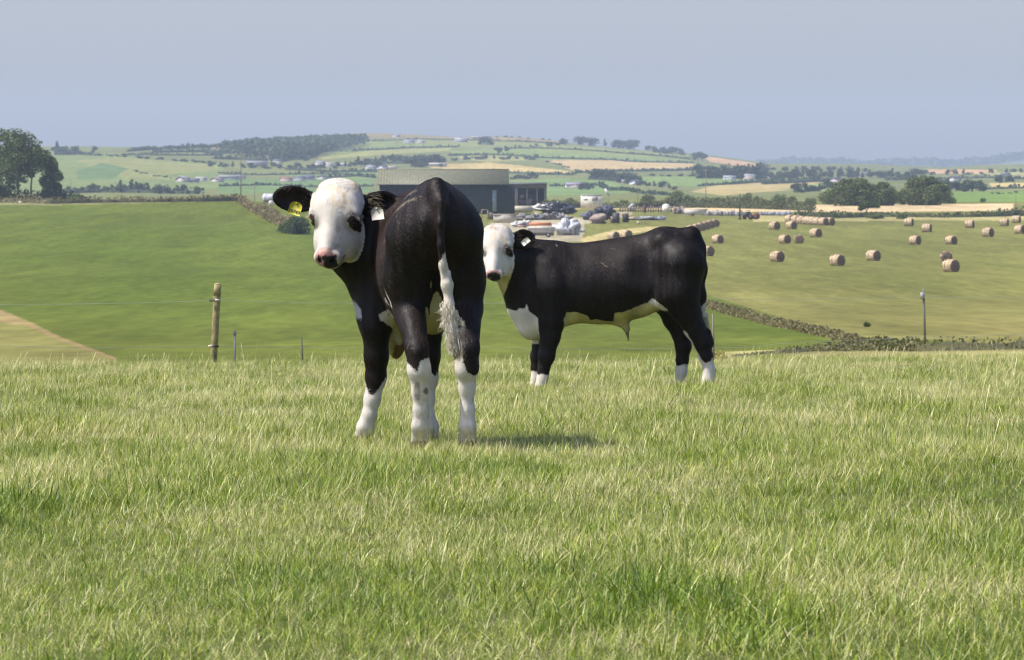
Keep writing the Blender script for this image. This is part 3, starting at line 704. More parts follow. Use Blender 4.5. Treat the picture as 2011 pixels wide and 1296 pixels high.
B1.el(P(748, 430, .40), (.045, .12, .085), .08, sub=True); B1.el(P(770, 560, .32), (.03, .06, .09), .05, sub=True)
H1 = Head(B1, P(659, 348, .72), (-.125, -.30, -.945), (-.24, -.90, .30), 1.0)
E1L = H1.ear(-1, (-.092, .078, -.105), (-.95, -.10, .14), (.14, -.1, 1), .178, .108)
E1R = H1.ear(1, (.090, .078, -.115), (.88, .25, .12), (-.15, 0, 1), .140, .100)
def uvd(V, D0): return UC+V[:, 0]/V[:, 1]*F, VH-(V[:, 2]-CZ)/V[:, 1]*F, V[:, 1]-D0
def paint1(V, N, g):
    u, v, d = uvd(V, B1.D0); C = np.tile(BLACK, (len(V), 1)); nz = wav(V, 60)*.55+wav(V, 150)*.45
    uj = u+nz*3; vj = v+nz*4
    q = (V-H1.O) @ H1.M.T; w_, l, n = q.T
    others = np.minimum.reduce([g[k] for k in ('body', 'hl', 'hr', 'fl', 'fr')])
    rust = (g['body'] < .03) & (wav(V, 6) > .2); C[rust] *= np.array([1.25, 1.05, .95])
    headz = (g['head'] < .02) & (g['head'] < g['body']+.015) & (n > -.150+.006*nz-.05*(l > .22)) & (g['ear'] > .006) & ~((np.abs(w_) > .082) & (l < .12) & (n < -.085))
    C = head_paint(C, H1, V, nz, headz)
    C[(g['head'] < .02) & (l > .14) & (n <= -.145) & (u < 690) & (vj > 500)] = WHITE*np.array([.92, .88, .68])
    C[(g['ear'] < .01) & (wav(V, 40) > .9)] = BLACK*3
    # legs
    hl = np.interp(u, [796, 800, 808, 820, 824, 828, 846], [706, 710, 722, 732, 716, 706, 702]); C[(g['hl'] < .025) & (d < .5) & (vj > hl) & (v > 640)] = WHITE
    hr = np.interp(u, [890, 897, 905, 909, 917, 931, 942], [640, 650, 668, 706, 730, 736, 728]); C[(g['hr'] < .025) & (d < .5) & (vj > hr) & (v > 640) & (g['hr'] < g['hl'])] = WHITE
    fl = np.interp(u, [714, 717, 723, 731, 742, 757], [742, 752, 768, 775, 768, 742]); C[(d > .5) & (g['fl'] < .025) & (u < 790) & (vj > fl)] = WHITE
    fr = np.interp(u, [820, 847, 854, 861], [728, 732, 741, 732]); C[(d > .5) & (g['fr'] < .025) & (u > 790) & (vj > fr)] = WHITE
    C[(v > 866) & ((g['hl'] < .02) | (g['hr'] < .02)) & (d < .5)] = HOOF; C[(v > 856) & (d > .5)] = HOOF
    smudge = (g['hl'] < .02) & (d < .5) & (np.hypot((u-836)/5, (v-768)/6) < 1+.3*nz); C[smudge] = (.25, .18, .13)
    smudge = (g['hl'] < .02) & (d < .5) & (np.hypot((u-819)/6, (v-768)/18) < 1+.3*nz) & (nz > -.1); C[smudge] = (.42, .36, .30)
    # belly, brisket, flank marks
    yw = np.array([.52, .46, .19])  # dirty yellow plus grass bounce and belly shade, put into the fur colour
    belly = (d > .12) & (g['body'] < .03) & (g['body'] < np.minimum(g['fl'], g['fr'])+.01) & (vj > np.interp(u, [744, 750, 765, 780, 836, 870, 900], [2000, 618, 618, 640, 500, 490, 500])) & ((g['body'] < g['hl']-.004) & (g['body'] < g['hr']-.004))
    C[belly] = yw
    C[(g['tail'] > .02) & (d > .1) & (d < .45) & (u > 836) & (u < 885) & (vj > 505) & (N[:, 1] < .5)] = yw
    C[(d > .8) & in_poly(u, v, [(775, 678), (800, 670), (797, 705), (770, 705)]) & (g['fl'] > .02)] = (.22, .13, .05)
    C[in_poly(uj, vj, [(758, 560), (764, 562), (774, 585), (776, 604), (764, 600), (757, 590)]) & (N[:, 1] < .3) & (d > .15) & (d < .8)] = WHITE
    C[in_poly(uj, vj, [(745, 622), (760, 606), (770, 618), (782, 640), (790, 680), (760, 660)]) & (d > .3) & (g['fl'] > .012) & (nz > -.5)] = WHITE*np.array([.95, .92, .82])
    C[in_poly(uj, vj, [(686, 582), (697, 592), (709, 608), (708, 624), (700, 624), (690, 606)]) & (d > .7)] = (.45, .45, .45)
    # tail: white from half way
    tl = (g['tail'] < .012) & (g['tail'] < others+.004)
    C[tl & (vj > np.interp(u, [855, 866, 878, 884], [520, 512, 486, 484]))] = WHITE*np.array([1, .97, .92])
    # dried mud scratches on the left hip
    for ln_, wd in (([(818, 374), (792, 388), (770, 406)], 1.2), ([(830, 385), (800, 396), (782, 410), (775, 424)], 1.3), ([(812, 392), (788, 402)], .8), ([(852, 398), (868, 388), (872, 402)], .9), ([(846, 385), (850, 402)], .8)):
        C[near_line(u+nz, v+nz, ln_, wd) & (N[:, 1] < .6) & (nz > -.35) & (d < .6)] = (.17, .14, .10)
    return C
def flow1(V, N, g):
    u, v, d = uvd(V, B1.D0); fl = np.tile(np.array([.10, -.75, -.75]), (len(V), 1))
    fl[v > 560] = (0, -.15, -1); ln = np.ones(len(V))
    fl[(v < 480) & (d < .4) & (N[:, 0] > .15)] = (.55, -.3, -.75); fl[(v < 480) & (d < .4) & (N[:, 0] < -.15)] = (-.45, -.4, -.75)
    hd = g['head'] < g['body']; fl[hd] = H1.L; ln[hd] = .62; ln[v > 690] = .55; ln[(g['tail'] < .01)] = .8
    q = (V-H1.O) @ H1.M.T; top = hd & (q[:, 1] < .05); fl[top] = (H1.L*.2+np.array([0, 0, .4]))+rng.normal(0, .7, (int(top.sum()), 3)); ln[top] = 1.7; bel = (g['body'] < .02) & (v > 600); ln[bel] = 1.5
    return fl, ln
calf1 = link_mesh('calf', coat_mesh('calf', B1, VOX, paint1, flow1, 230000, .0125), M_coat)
tag(calf1, 'nearer black calf seen from behind, white face looking back, yellow tag in its ear', 'calf', 'white-faced black calves')
eyes(H1, calf1); lashes(H1, calf1)
def strands(pts, n, rad, ln, cols, wd=.0012, seed=1, curl=.02, down=1.0, segs=6):
    """wavy ribbons of long hair hung along a line of points"""
    rs = np.random.default_rng(seed); pts = np.array(pts, float); V = []; Q = []; C = []
    for i in range(n):
        t = rs.uniform(0, len(pts)-1.001); k = int(t); p = pts[k]*(1-t+k)+pts[k+1]*(t-k)
        p = p+rs.normal(0, rad, 3)*np.array([1, .8, .5]); L = ln*rs.uniform(.5, 1.2); ph = rs.uniform(0, 6.28, 3); am = curl*rs.uniform(.3, 1.3)
        dr = unit([rs.normal(0, .25), rs.normal(0, .25), -down]); fr = rs.uniform(8, 16)
        b0 = len(V); c = np.array(cols[rs.integers(len(cols))])*rs.uniform(.75, 1.1)
        sd = unit([math.cos(ph[0]), math.sin(ph[0])*.6, .2])
        for j in range(segs+1):
            s_ = j/segs; x = p+dr*L*s_+np.array([math.sin(ph[0]+s_*fr), math.cos(ph[1]+s_*fr*.8), .5*math.sin(ph[2]+s_*fr)])*am*s_
            ww = wd*(1.15-s_*.9); V += [x-sd*ww, x+sd*ww]; C += [c, c]
            if j: Q.append([b0+2*j-2, b0+2*j-1, b0+2*j+1, b0+2*j])
    mb = MB(); mb.add(np.array(V), Q, c=np.array(C)); return mb
cr = [(.80, .74, .60), (.76, .68, .50), (.68, .58, .40), (.82, .80, .72)]
mb = strands([P(879, 590, -.125), P(884, 615, -.13), P(890, 650, -.13), P(893, 672, -.13)], 1700, .0085, .055, cr, .0012, 2, .010)
s2 = strands([P(873, 612, -.125), P(870, 635, -.13)], 60, .004, .035, cr, .0012, 3, .012); mb.add(np.concatenate(s2.V), np.concatenate(s2.Q), c=np.concatenate(s2.C))
s2 = strands([P(893, 610, -.13), P(907, 632, -.13)], 50, .004, .03, cr, .0012, 4, .012); mb.add(np.concatenate(s2.V), np.concatenate(s2.Q), c=np.concatenate(s2.C))
s2 = strands([P(893, 655, -.135), P(897, 690, -.13)], 330, .008, .045, [(.45, .36, .2), (.35, .27, .15), (.6, .52, .38), (.28, .2, .1)], .0011, 6, .014); mb.add(np.concatenate(s2.V), np.concatenate(s2.Q), c=np.concatenate(s2.C))
mb.build('tail_switch', M_coat, calf1)
def ear_hair(E, n, cols, parent, ln=.035, seed=1, name='ear_hair'):
    b, o, u, f = E; rs = np.random.default_rng(seed); mb = MB()
    for i in range(n):
        p = b+o*rs.uniform(.0, .06)+u*rs.uniform(-.04, .035)+f*rs.uniform(.0, .012)
        d = unit(o*rs.uniform(.5, 1.2)+u*rs.normal(0, .4)+f*rs.uniform(.3, .8)); L = ln*rs.uniform(.5, 1.2)
        mb.tube(p, p+d*L*.6, .0010, .0008, cols[rs.integers(len(cols))], 3, False); mb.tube(p+d*L*.6, p+d*L+np.array([0, 0, -.006]), .0008, .0003, cols[rs.integers(len(cols))], 3, False)
    return mb.build(name, M_coat, parent)
ear_hair(E1R, 170, [(.34, .28, .18), (.25, .20, .13), (.05, .04, .03)], calf1, .04, 2)
ear_hair(E1L, 70, [(.03, .025, .02), (.05, .035, .025)], calf1, .03, 3)
def ear_tag(c, o, u, f, wd, ht, col, parent, text=None, shoulder=.45):
    """tag plate with narrowed shoulders; c centre, o/u in-plane axes, f facing"""
    prof = [(-.5, -.5), (.5, -.5), (.5, .22), (.5*shoulder+.14, .40), (.16, .5), (-.16, .5), (-.5*shoulder-.14, .40), (-.5, .22)]
    mb = MB(); n = len(prof); A = np.array([c+o*x*wd+u*y*ht+f*.0012 for x, y in prof]); Bk = A-f*.0024
    V = np.concatenate([A, Bk, [A.mean(0)], [Bk.mean(0)]])
    mb.add(V, [[i, (i+1) % n, n+(i+1) % n, n+i] for i in range(n)], [[2*n, i, (i+1) % n] for i in range(n)]+[[2*n+1, n+(i+1) % n, n+i] for i in range(n)], col)
    mb.tube(c+u*ht*.36-f*.004, c+u*ht*.36+f*.006, .005, .004, np.array(col)*.7, 10)
    t = mb.build('ear_tag', M_paint, parent)
    if text:
        cu_ = bpy.data.curves.new('tag_number', 'FONT'); cu_.body = text; cu_.align_x = 'CENTER'; cu_.align_y = 'CENTER'; cu_.size = wd*.36; cu_.extrude = .0002; cu_.offset = .0003
        cu_.space_character = 1.08
        mm = new_mat('tag_ink'); bb = node(mm[1], 'ShaderNodeBsdfPrincipled'); nzz = node(mm[1], 'ShaderNodeTexNoise'); rr = node(mm[1], 'ShaderNodeValToRGB')
        rr.color_ramp.elements[0].color = (.012, .012, .01, 1); rr.color_ramp.elements[1].color = (.05, .045, .02, 1)
        mm[1].links.new(nzz.outputs['Fac'], rr.inputs[0]); mm[1].links.new(rr.outputs[0], bb.inputs['Base Color']); mm[1].links.new(bb.outputs[0], mm[2].inputs['Surface'])
        cu_.materials.append(mm[0])
        tmp = bpy.data.objects.new('tmp_text', cu_); COL.objects.link(tmp); bpy.context.view_layer.update()
        tm = bpy.data.meshes.new_from_object(tmp.evaluated_get(bpy.context.evaluated_depsgraph_get())); bpy.data.objects.remove(tmp)
        tm.materials.clear(); tm.materials.append(mm[0])
        to = bpy.data.objects.new('tag_number', tm); COL.objects.link(to); to.parent = t
        M = Matrix(((o[0], u[0], f[0], 0), (o[1], u[1], f[1], 0), (o[2], u[2], f[2], 0), (0, 0, 0, 1)))
        to.matrix_local = Matrix.Translation(Vector(c-u*ht*.26+f*.0018)) @ M
    return t
def plane_axes(o, u, f):
    f = unit(f); o = np.array(o, float); o -= (o @ f)*f; o = unit(o); u = np.cross(f, o); return o, u, f
ta = plane_axes((.95, 0, -.28), (0, 0, 1), (-.12, -1, .10))
ear_tag(P(580, 409, .52), *ta, .052, .054, (.52, .47, .05), calf1, '30769')
tb = plane_axes((.97, 0, .13), (0, 0, 1), (.05, -1, .15))
ear_tag(P(741, 419, .60), *tb, .050, .052, (.70, .64, .52), calf1)

# ---- the calf standing side on behind it
B2 = Body(31.5); P = B2.P
B2.el(P(1178, 561, 0), (.41, .205, .250), .10); B2.el(P(1085, 562, 0), (.23, .18, .275), .08)
B2.el(P(1050, 600, 0), (.16, .13, .185), .07); B2.el(P(1046, 640, 0), (.09, .08, .09), .06)
B2.el(P(1252, 547, 0), (.26, .195, .228), .08); B2.el(P(1314, 522, 0), (.200, .172, .240), .08)
B2.rc(P(1100, 508, 0), P(1300, 478, 0), .070, .075, .08); B2.rc(P(1300, 476, 0), P(1356, 466, 0), .082, .052, .05)
B2.el(P(1300, 473, -.11), (.055, .05, .05), .06); B2.el(P(1300, 473, .11), (.055, .05, .05), .06)
B2.rc(P(1085, 545, 0), P(1008, 508, -.10), .168, .094, .09); B2.rc(P(1090, 510, 0), P(1010, 480, -.06), .10, .062, .07)
B2.rc(P(1030, 590, 0), P(985, 520, -.14), .115, .072, .07)
B2.rc(P(1216, 625, 0), P(1230, 644, 0), .045, .020, .05); B2.rc(P(1230, 644, 0), P(1234, 664, 0), .017, .006, .02)
B2.el(P(1270, 515, -.235), (.085, .06, .12), .09, sub=True); B2.el(P(1110, 555, -.225), (.022, .035, .15), .06, sub=True); B2.el(P(1046, 525, -.22), (.02, .05, .10), .06, sub=True)
B2.el(P(1078, 560, -.15), (.05, .04, .15), .05)
B2.rc(P(1298, 590, -.13), P(1262, 605, -.08), .04, .03, .07)
def leg(Bd, pts, g):
    for a, b in zip(pts[:-1], pts[1:]): Bd.rc(Bd.P(*a[:3]), Bd.P(*b[:3]), a[3], b[3], .03 if a[1] > 600 else .07, g)
leg(B2, [(1080, 570, -.10, .13), (1082, 628, -.115, .088), (1080, 660, -.12, .064), (1073, 700, -.12, .050), (1068, 722, -.12, .034), (1066, 740, -.12, .031), (1061, 759, -.12, .036)], 'fn')
leg(B2, [(1070, 570, .10, .12), (1066, 640, .10, .075), (1062, 668, .10, .052), (1056, 700, .10, .043), (1053, 722, .10, .030), (1054, 740, .10, .030), (1049, 758, .10, .035)], 'ff')
leg(B2, [(1338, 520, -.11, .16), (1332, 575, -.12, .125), (1350, 615, -.12, .085), (1364, 645, -.12, .066), (1379, 672, -.12, .054), (1386, 700, -.12, .041), (1393, 726, -.12, .034), (1392, 742, -.12, .034), (1384, 759, -.12, .038)], 'hn')
leg(B2, [(1325, 520, .11, .15), (1318, 580, .11, .115), (1326, 625, .11, .078), (1338, 655, .11, .058), (1342, 680, .11, .048), (1340, 706, .11, .037), (1338, 730, .11, .032), (1334, 757, .11, .036)], 'hf')
B2.rc(P(1390, 652, -.12), P(1396, 674, -.12), .020, .018, .03, 'hn')
leg(B2, [(1359, 463, 0, .045), (1371, 487, 0, .030), (1375, 530, 0, .024), (1376, 580, 0, .021), (1382, 620, 0, .018)], 'tail')
H2 = Head(B2, P(973.5, 438, -.24), (-.06, -.30, -.95), (-.16, -.93, .30), 1.0)
E2R = H2.ear(1, (.088, .080, -.100), (.82, .20, .05), (-.10, 0, 1), .150, .125)
E2L = H2.ear(-1, (-.088, .080, -.100), (-.85, .15, .15), (.10, 0, 1), .150, .110)
def paint2(V, N, g):
    u, v, d = uvd(V, B2.D0); C = np.tile(BLACK, (len(V), 1)); nz = wav(V, 45)*.55+wav(V, 110)*.45
    uj = u+nz*2.2; vj = v+nz*2.2
    q = (V-H2.O) @ H2.M.T; w_, l, n = q.T
    C[(g['body'] < .03) & (wav(V, 5) > .1)] *= np.array([1.25, 1.05, .95])
    headz = (g['head'] < .02) & (g['head'] < g['body']+.015) & (n > -.150+.006*nz-.05*(l > .22)) & (g['ear'] > .006) & ~((np.abs(w_) > .082) & (l < .12) & (n < -.085))
    C = head_paint(C, H2, V, nz, headz)
    yw = np.array([.55, .49, .22])*(1+.25*np.clip(wav(V, 25), -1, 1))[:, None]  # underside tint: dirt, with green bounce light and shade painted in
    C[in_poly(uj, vj, [(930, 520), (1002, 520), (1003, 540), (994, 566), (987, 584), (975, 560), (930, 560)]) & (g['head'] > -.02) & (g['ear'] > .01) & ~headz] = yw[in_poly(uj, vj, [(930, 520), (1002, 520), (1003, 540), (994, 566), (987, 584), (975, 560), (930, 560)]) & (g['head'] > -.02) & (g['ear'] > .01) & ~headz]
    legs = np.minimum.reduce([g[k] for k in ('fn', 'ff', 'hn', 'hf')])
    C[in_poly(uj, vj, [(990, 604), (1012, 610), (1028, 604), (1033, 596), (1040, 612), (1058, 626), (1058, 676), (1030, 674), (985, 620)]) & (g['fn'] > .004)] = WHITE
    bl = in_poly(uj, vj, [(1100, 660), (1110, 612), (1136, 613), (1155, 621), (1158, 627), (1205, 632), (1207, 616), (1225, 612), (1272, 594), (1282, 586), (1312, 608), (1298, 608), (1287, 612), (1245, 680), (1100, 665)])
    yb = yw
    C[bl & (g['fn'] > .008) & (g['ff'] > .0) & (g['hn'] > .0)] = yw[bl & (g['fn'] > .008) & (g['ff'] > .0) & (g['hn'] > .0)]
    C[in_poly(uj, vj, [(1274, 594), (1282, 586), (1313, 612), (1300, 608)])] = WHITE
    C[(g['tail'] > .01) & (v > 652) & (np.abs(u-1234) < 14)] = (.25, .2, .12)
    C[(g['fn'] < .02) & (vj > 735)] = WHITE; C[(g['ff'] < .02) & (d > 0) & (vj > 729)] = WHITE
    hn = np.interp(u, [1336, 1346, 1358, 1368, 1378, 1388, 1400, 1405], [636, 648, 668, 688, 706, 714, 702, 694])
    C[(g['hn'] < .025) & (d < 0) & (vj > hn) & (v > 650)] = WHITE
    C[(g['hf'] < .025) & (d > 0) & (vj > 716)] = WHITE
    C[(v > 757) & (legs < .02)] = HOOF
    C[(g['tail'] < .008) & (vj > 590) & (u > 1376) & (g['hn'] > .01)] = WHITE*.9
    for ln_, wd in (([(1180, 515), (1192, 524)], 1.0), ([(1196, 514), (1206, 524)], .8), ([(1200, 487), (1208, 489)], .8)):
        C[near_line(u+nz, v+nz, ln_, wd) & (nz > -.2) & (d < 0)] = (.12, .09, .06)
    C[(np.hypot(u-1093, v-482) < 1.8)] = (.3, .3, .28)
    return C
def flow2(V, N, g):
    u, v, d = uvd(V, B2.D0); fl = np.tile(np.array([.75, 0, -.65]), (len(V), 1)); ln = np.ones(len(V))
    ln[(v > 605) & (g['body'] < .02)] = 1.5; fl[(u < 1090)] = (.5, 0, -.85); fl[v > 610] = (.1, 0, -1)
    hd = g['head'] < g['body']; fl[hd] = H2.L; ln[hd] = .7
    q = (V-H2.O) @ H2.M.T; top = hd & (q[:, 1] < .06); fl[top] = (.3, 0, .4); ln[top] = 1.2
    return fl, ln
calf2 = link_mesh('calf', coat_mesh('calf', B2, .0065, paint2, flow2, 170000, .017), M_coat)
tag(calf2, 'farther black calf standing side on, white face turned to the camera, white belly and chest', 'calf', 'white-faced black calves')
eyes(H2, calf2); lashes(H2, calf2)
ear_hair(E2R, 90, [(.10, .08, .06), (.05, .04, .03)], calf2, .03, 5)
tc_ = plane_axes((.75, 0, .60), (0, 0, 1), (.1, -1, .1))
ear_tag(P(1032, 474, -.36), *tc_, .056, .036, (.74, .70, .58), calf2, None, .7)
mb = strands([P(1385, 612, 0), P(1389, 640, 0)], 160, .008, .06, cr, .0016, 9, .012); mb.build('tail_switch', M_coat, calf2)

# ------------------------------------------------------------------ electric fence on the crest
def post_pt(u, v, D): return np.array([(u-UC)/F*D, D, CZ-(v-VH)/F*D])
fence = empty('wire_fence', (0, 50, float(H(0, 50))))
tag(fence, 'two-strand electric wire fence crossing behind the grass crest, with one thick round wooden post', 'fence')
def rel(mb, name, mat, parent, smooth=False):
    me = mb.mesh(name, smooth); me.transform(Matrix.Translation(-parent.location)); return link_mesh(name, me, mat, parent)
mb = MB(); a = post_pt(417.5, 742, 50); b_ = post_pt(427.5, 558, 50); n = 14; prev = None
rs = np.random.default_rng(2)
for i in range(8):
    t0, t1 = i/8, (i+1)/8; mb.tube(a+(b_-a)*t0, a+(b_-a)*t1, .037+.001*math.sin(i*2.1), .037+.001*math.sin((i+1)*2.1), (.30, .25, .115) if i > 1 else (.17, .17, .06), 16, i in (0, 7))
mb.lump(b_, (.036, .036, .012), (.36, .30, .16), .05, 1)
p_ = rel(mb, 'post', M_wood, fence, True); p_['label'] = 'round wooden post, greenish at the foot'
for (u, v, s) in ((421, 590, 1), (420, 680, -1)):
    mb = MB(); c = post_pt(u, v, 49.95); mb.tube(c+np.array([-.05, 0, 0]), c+np.array([.05, -.02, .0]), .011, .009, (.02, .02, .02), 8); mb.tube(c+np.array([.01*s, -.03, .006]), c+np.array([.055*s, -.02, .0]), .012, .012, (.62, .55, .42), 8)
    rel(mb, 'insulator', M_paint, fence)
def thin_post(u, v0, v1, r, D=50, col=(.30, .30, .31), top=None, lean=0):
    mb = MB(); a = post_pt(u+lean, v1, D); b_ = post_pt(u, v0, D); mb.tube(a, b_, r, r*.9, col, 8)
    if top is not None: mb.tube(b_-np.array([.0, 0, .03]), b_+np.array([0, 0, .015]), r*1.9, r*1.5, top, 8)
    return rel(mb, 'post', M_paint, fence, True)
thin_post(461, 652, 735, .010, 50, (.20, .21, .21), (.34, .34, .34)); thin_post(592, 662, 735, .009, 50, (.10, .10, .09), None, 3)
thin_post(1400, 616, 725, .011, 50, (.16, .14, .10), None, 2)
lp = post_pt(1814, 668, 116); stake = empty('steel_post', (lp[0], 116, float(H(lp[0], 116)))); tag(stake, 'thin grey steel post with pale insulator cap behind the dark hedge bank at right', 'post')
mb = MB(); mb.tube((.04, 0, -.2), (0, 0, (668-580)*116/F+.1), .030, .026, (.13, .12, .10), 8); mb.build('stake', M_paint, stake)
mb = MB(); zt = (668-578)*116/F+.1; mb.tube((-.03, -.04, zt-.10), (-.03, -.04, zt+.06), .05, .06, (.30, .30, .31), 10); mb.tube((0, 0, zt), (-.01, 0, zt+.15), .02, .016, (.22, .23, .25), 8); mb.build('insulator', M_paint, stake)
for wpts in ([(-300, 602), (0, 598), (422, 590), (900, 596), (1400, 587), (1812, 584), (2300, 581)], [(-300, 682), (0, 680), (420, 680), (900, 682), (1400, 684), (1560, 672), (1812, 660), (2011, 656), (2300, 654)]):
    mb = MB()
    for (u1, v1), (u2, v2) in zip(wpts[:-1], wpts[1:]):
        q0 = None
        for i in range(9):
            t = i/8; u = u1+(u2-u1)*t; v = v1+(v2-v1)*t+2.2*math.sin(math.pi*t); q1 = post_pt(u, v, 49.93)
            if q0 is not None: mb.tube(q0, q1, .0019, .0019, (.30, .33, .28), 5, False)
            q0 = q1
    rel(mb, 'wire', M_metal, fence)

# ------------------------------------------------------------------ straw bales
def bale_mesh(seed, r=.64, L=1.22):
    rs = np.random.default_rng(seed); mb = MB(); n = 28; V = []; C = []
    st = [(-L/2, 0, .6), (-L/2, .55, .62), (-L/2, .93, .8), (-L/2+.07, 1.0, 1), (-L/6, 1.01, 1), (L/6, 1.0, 1), (L/2-.07, 1.0, 1), (L/2, .93, .8), (L/2, .55, .62), (L/2, 0, .6)]
    for j, (x, k, b) in enumerate(st):
        for i in range(n):
            a = 2*math.pi*i/n; rr = r*k*(1+.018*rs.normal()); y, z = math.cos(a)*rr, math.sin(a)*rr
            if z < -.9*r: z = -.9*r-(.02*rs.random())
            V.append((x+.012*rs.normal(), y, z+.9*r)); ring = 1 if k < .94 else 0
            C.append(np.array([.22, .16, .11] if ring else [.52, .405, .265])*rs.uniform(.85, 1.12))  # flat ends coloured darker, their shade painted into the straw
    Q = [[j*n+i, j*n+(i+1) % n, (j+1)*n+(i+1) % n, (j+1)*n+i] for j in range(len(st)-1) for i in range(n)]
    mb.add(np.array(V), Q, c=np.array(C))
    pts = np.array(V)[rs.integers(n*3, n*7, 320)]+rs.normal(0, .02, (320, 3)); mb.leaves(pts, .10, np.tile([.52, .39, .26], (320, 1))*rs.uniform(.7, 1.15, (320, 1)), stretch=1.6)
    return mb.mesh('straw_bale', False)
bale_meshes = [bale_mesh(k) for k in range(5)]
for me in bale_meshes: me.materials.append(M_straw)
BALES = [ # u, v of the foot, turn in degrees (0 = round side to us, 90 = flat end to us), label
 (1521, 451, 42, 'straw bale at the far left of the scattered ones, in front of the broken tractor'), (1554, 450, 40, 'straw bale just in front of the left end of the long bale row'),
 (1602, 466, 40, 'straw bale standing alone below the right end of the long bale row'), (1541, 478, 42, 'straw bale with a small brown bale close on its right'),
 (1569, 478, 86, 'small brown straw bale showing its flat end, right beside another bale'), (1526, 514, 40, 'large straw bale nearest the left of the field, lowest of the left cluster'),
 (1644, 522, 38, 'large straw bale lowest in the middle of the stubble field'), (1715, 512, 38, 'large straw bale in mid field, up and right of the lowest middle one'),
 (1797, 480, 30, 'straw bale in the open right of centre, level with another to its right'), (1868, 480, 38, 'straw bale directly above the touching pair on the right'),
 (1858, 514, 80, 'brown shaded bale, upper one of the touching pair on the right'), (1867, 534, 40, 'straw bale with lit round side, lower one of the touching pair'),
 (1785, 444, 12, 'straw bale close to the straw-coloured field edge, right of centre'), (1820, 456, 10, 'straw bale showing its long side, a little below the field edge'),
 (1904, 448, 12, 'straw bale near the far field edge, left of a lower bale'), (1940, 465, 30, 'straw bale by itself, lower than its neighbours near the right edge'),
 (1972, 444, 10, 'straw bale near the field edge, second from the right side of the photo'), (1996, 438, 12, 'straw bale touching the far hedge at the right side of the photo'),
 (2003, 459, 32, 'straw bale partly cut off by the right edge of the photo'),
 (1409, 478, 36, 'pale straw bale just right of the side-on calf rump'), (1389, 503, 38, 'straw bale half hidden behind the side-on calf tail'),
 (1205, 471, 40, 'left of two straw bales peeping over the side-on calf back'), (1229, 470, 40, 'right of two straw bales peeping over the side-on calf back')]
ROWB = [(1551, 436.5, 40), (1563, 438, 40), (1574, 439.5, 40), (1585, 440.5, 38), (1595, 441, 38), (1606, 442, 38), (1617, 442.5, 38), (1629, 442.5, 38)]
ROWD = [(1357, 459, 62), (1367, 456.5, 62), (1376, 453.5, 62), (1385, 451, 62), (1394, 448.5, 62), (1403, 446, 62)]
nb = 0
def put_bale(u, v, turn, label, group):
    global nb
    p = hit(u, v, 200, 1100); o = bpy.data.objects.new('straw_bale', bale_meshes[nb % 5]); COL.objects.link(o); nb += 1
    o.location = (p.x, p.y, p.z-.03); o.rotation_euler = (0, 0, -R(min(turn+10, 88))); s = (.88 if v > 470 else .98); o.scale = (s, s, s)
    tag(o, label, 'bale', group)
for b_ in BALES: put_bale(*b_, 'round straw bales scattered over the stubble field')
for b_ in ROWB: put_bale(*b_, 'round straw bale in the long row pushed together near the field top', 'straw bales in the long row')
for b_ in ROWD: put_bale(*b_, 'round straw bale in the slanting row just above the side-on calf rump', 'straw bales in the slanting row')

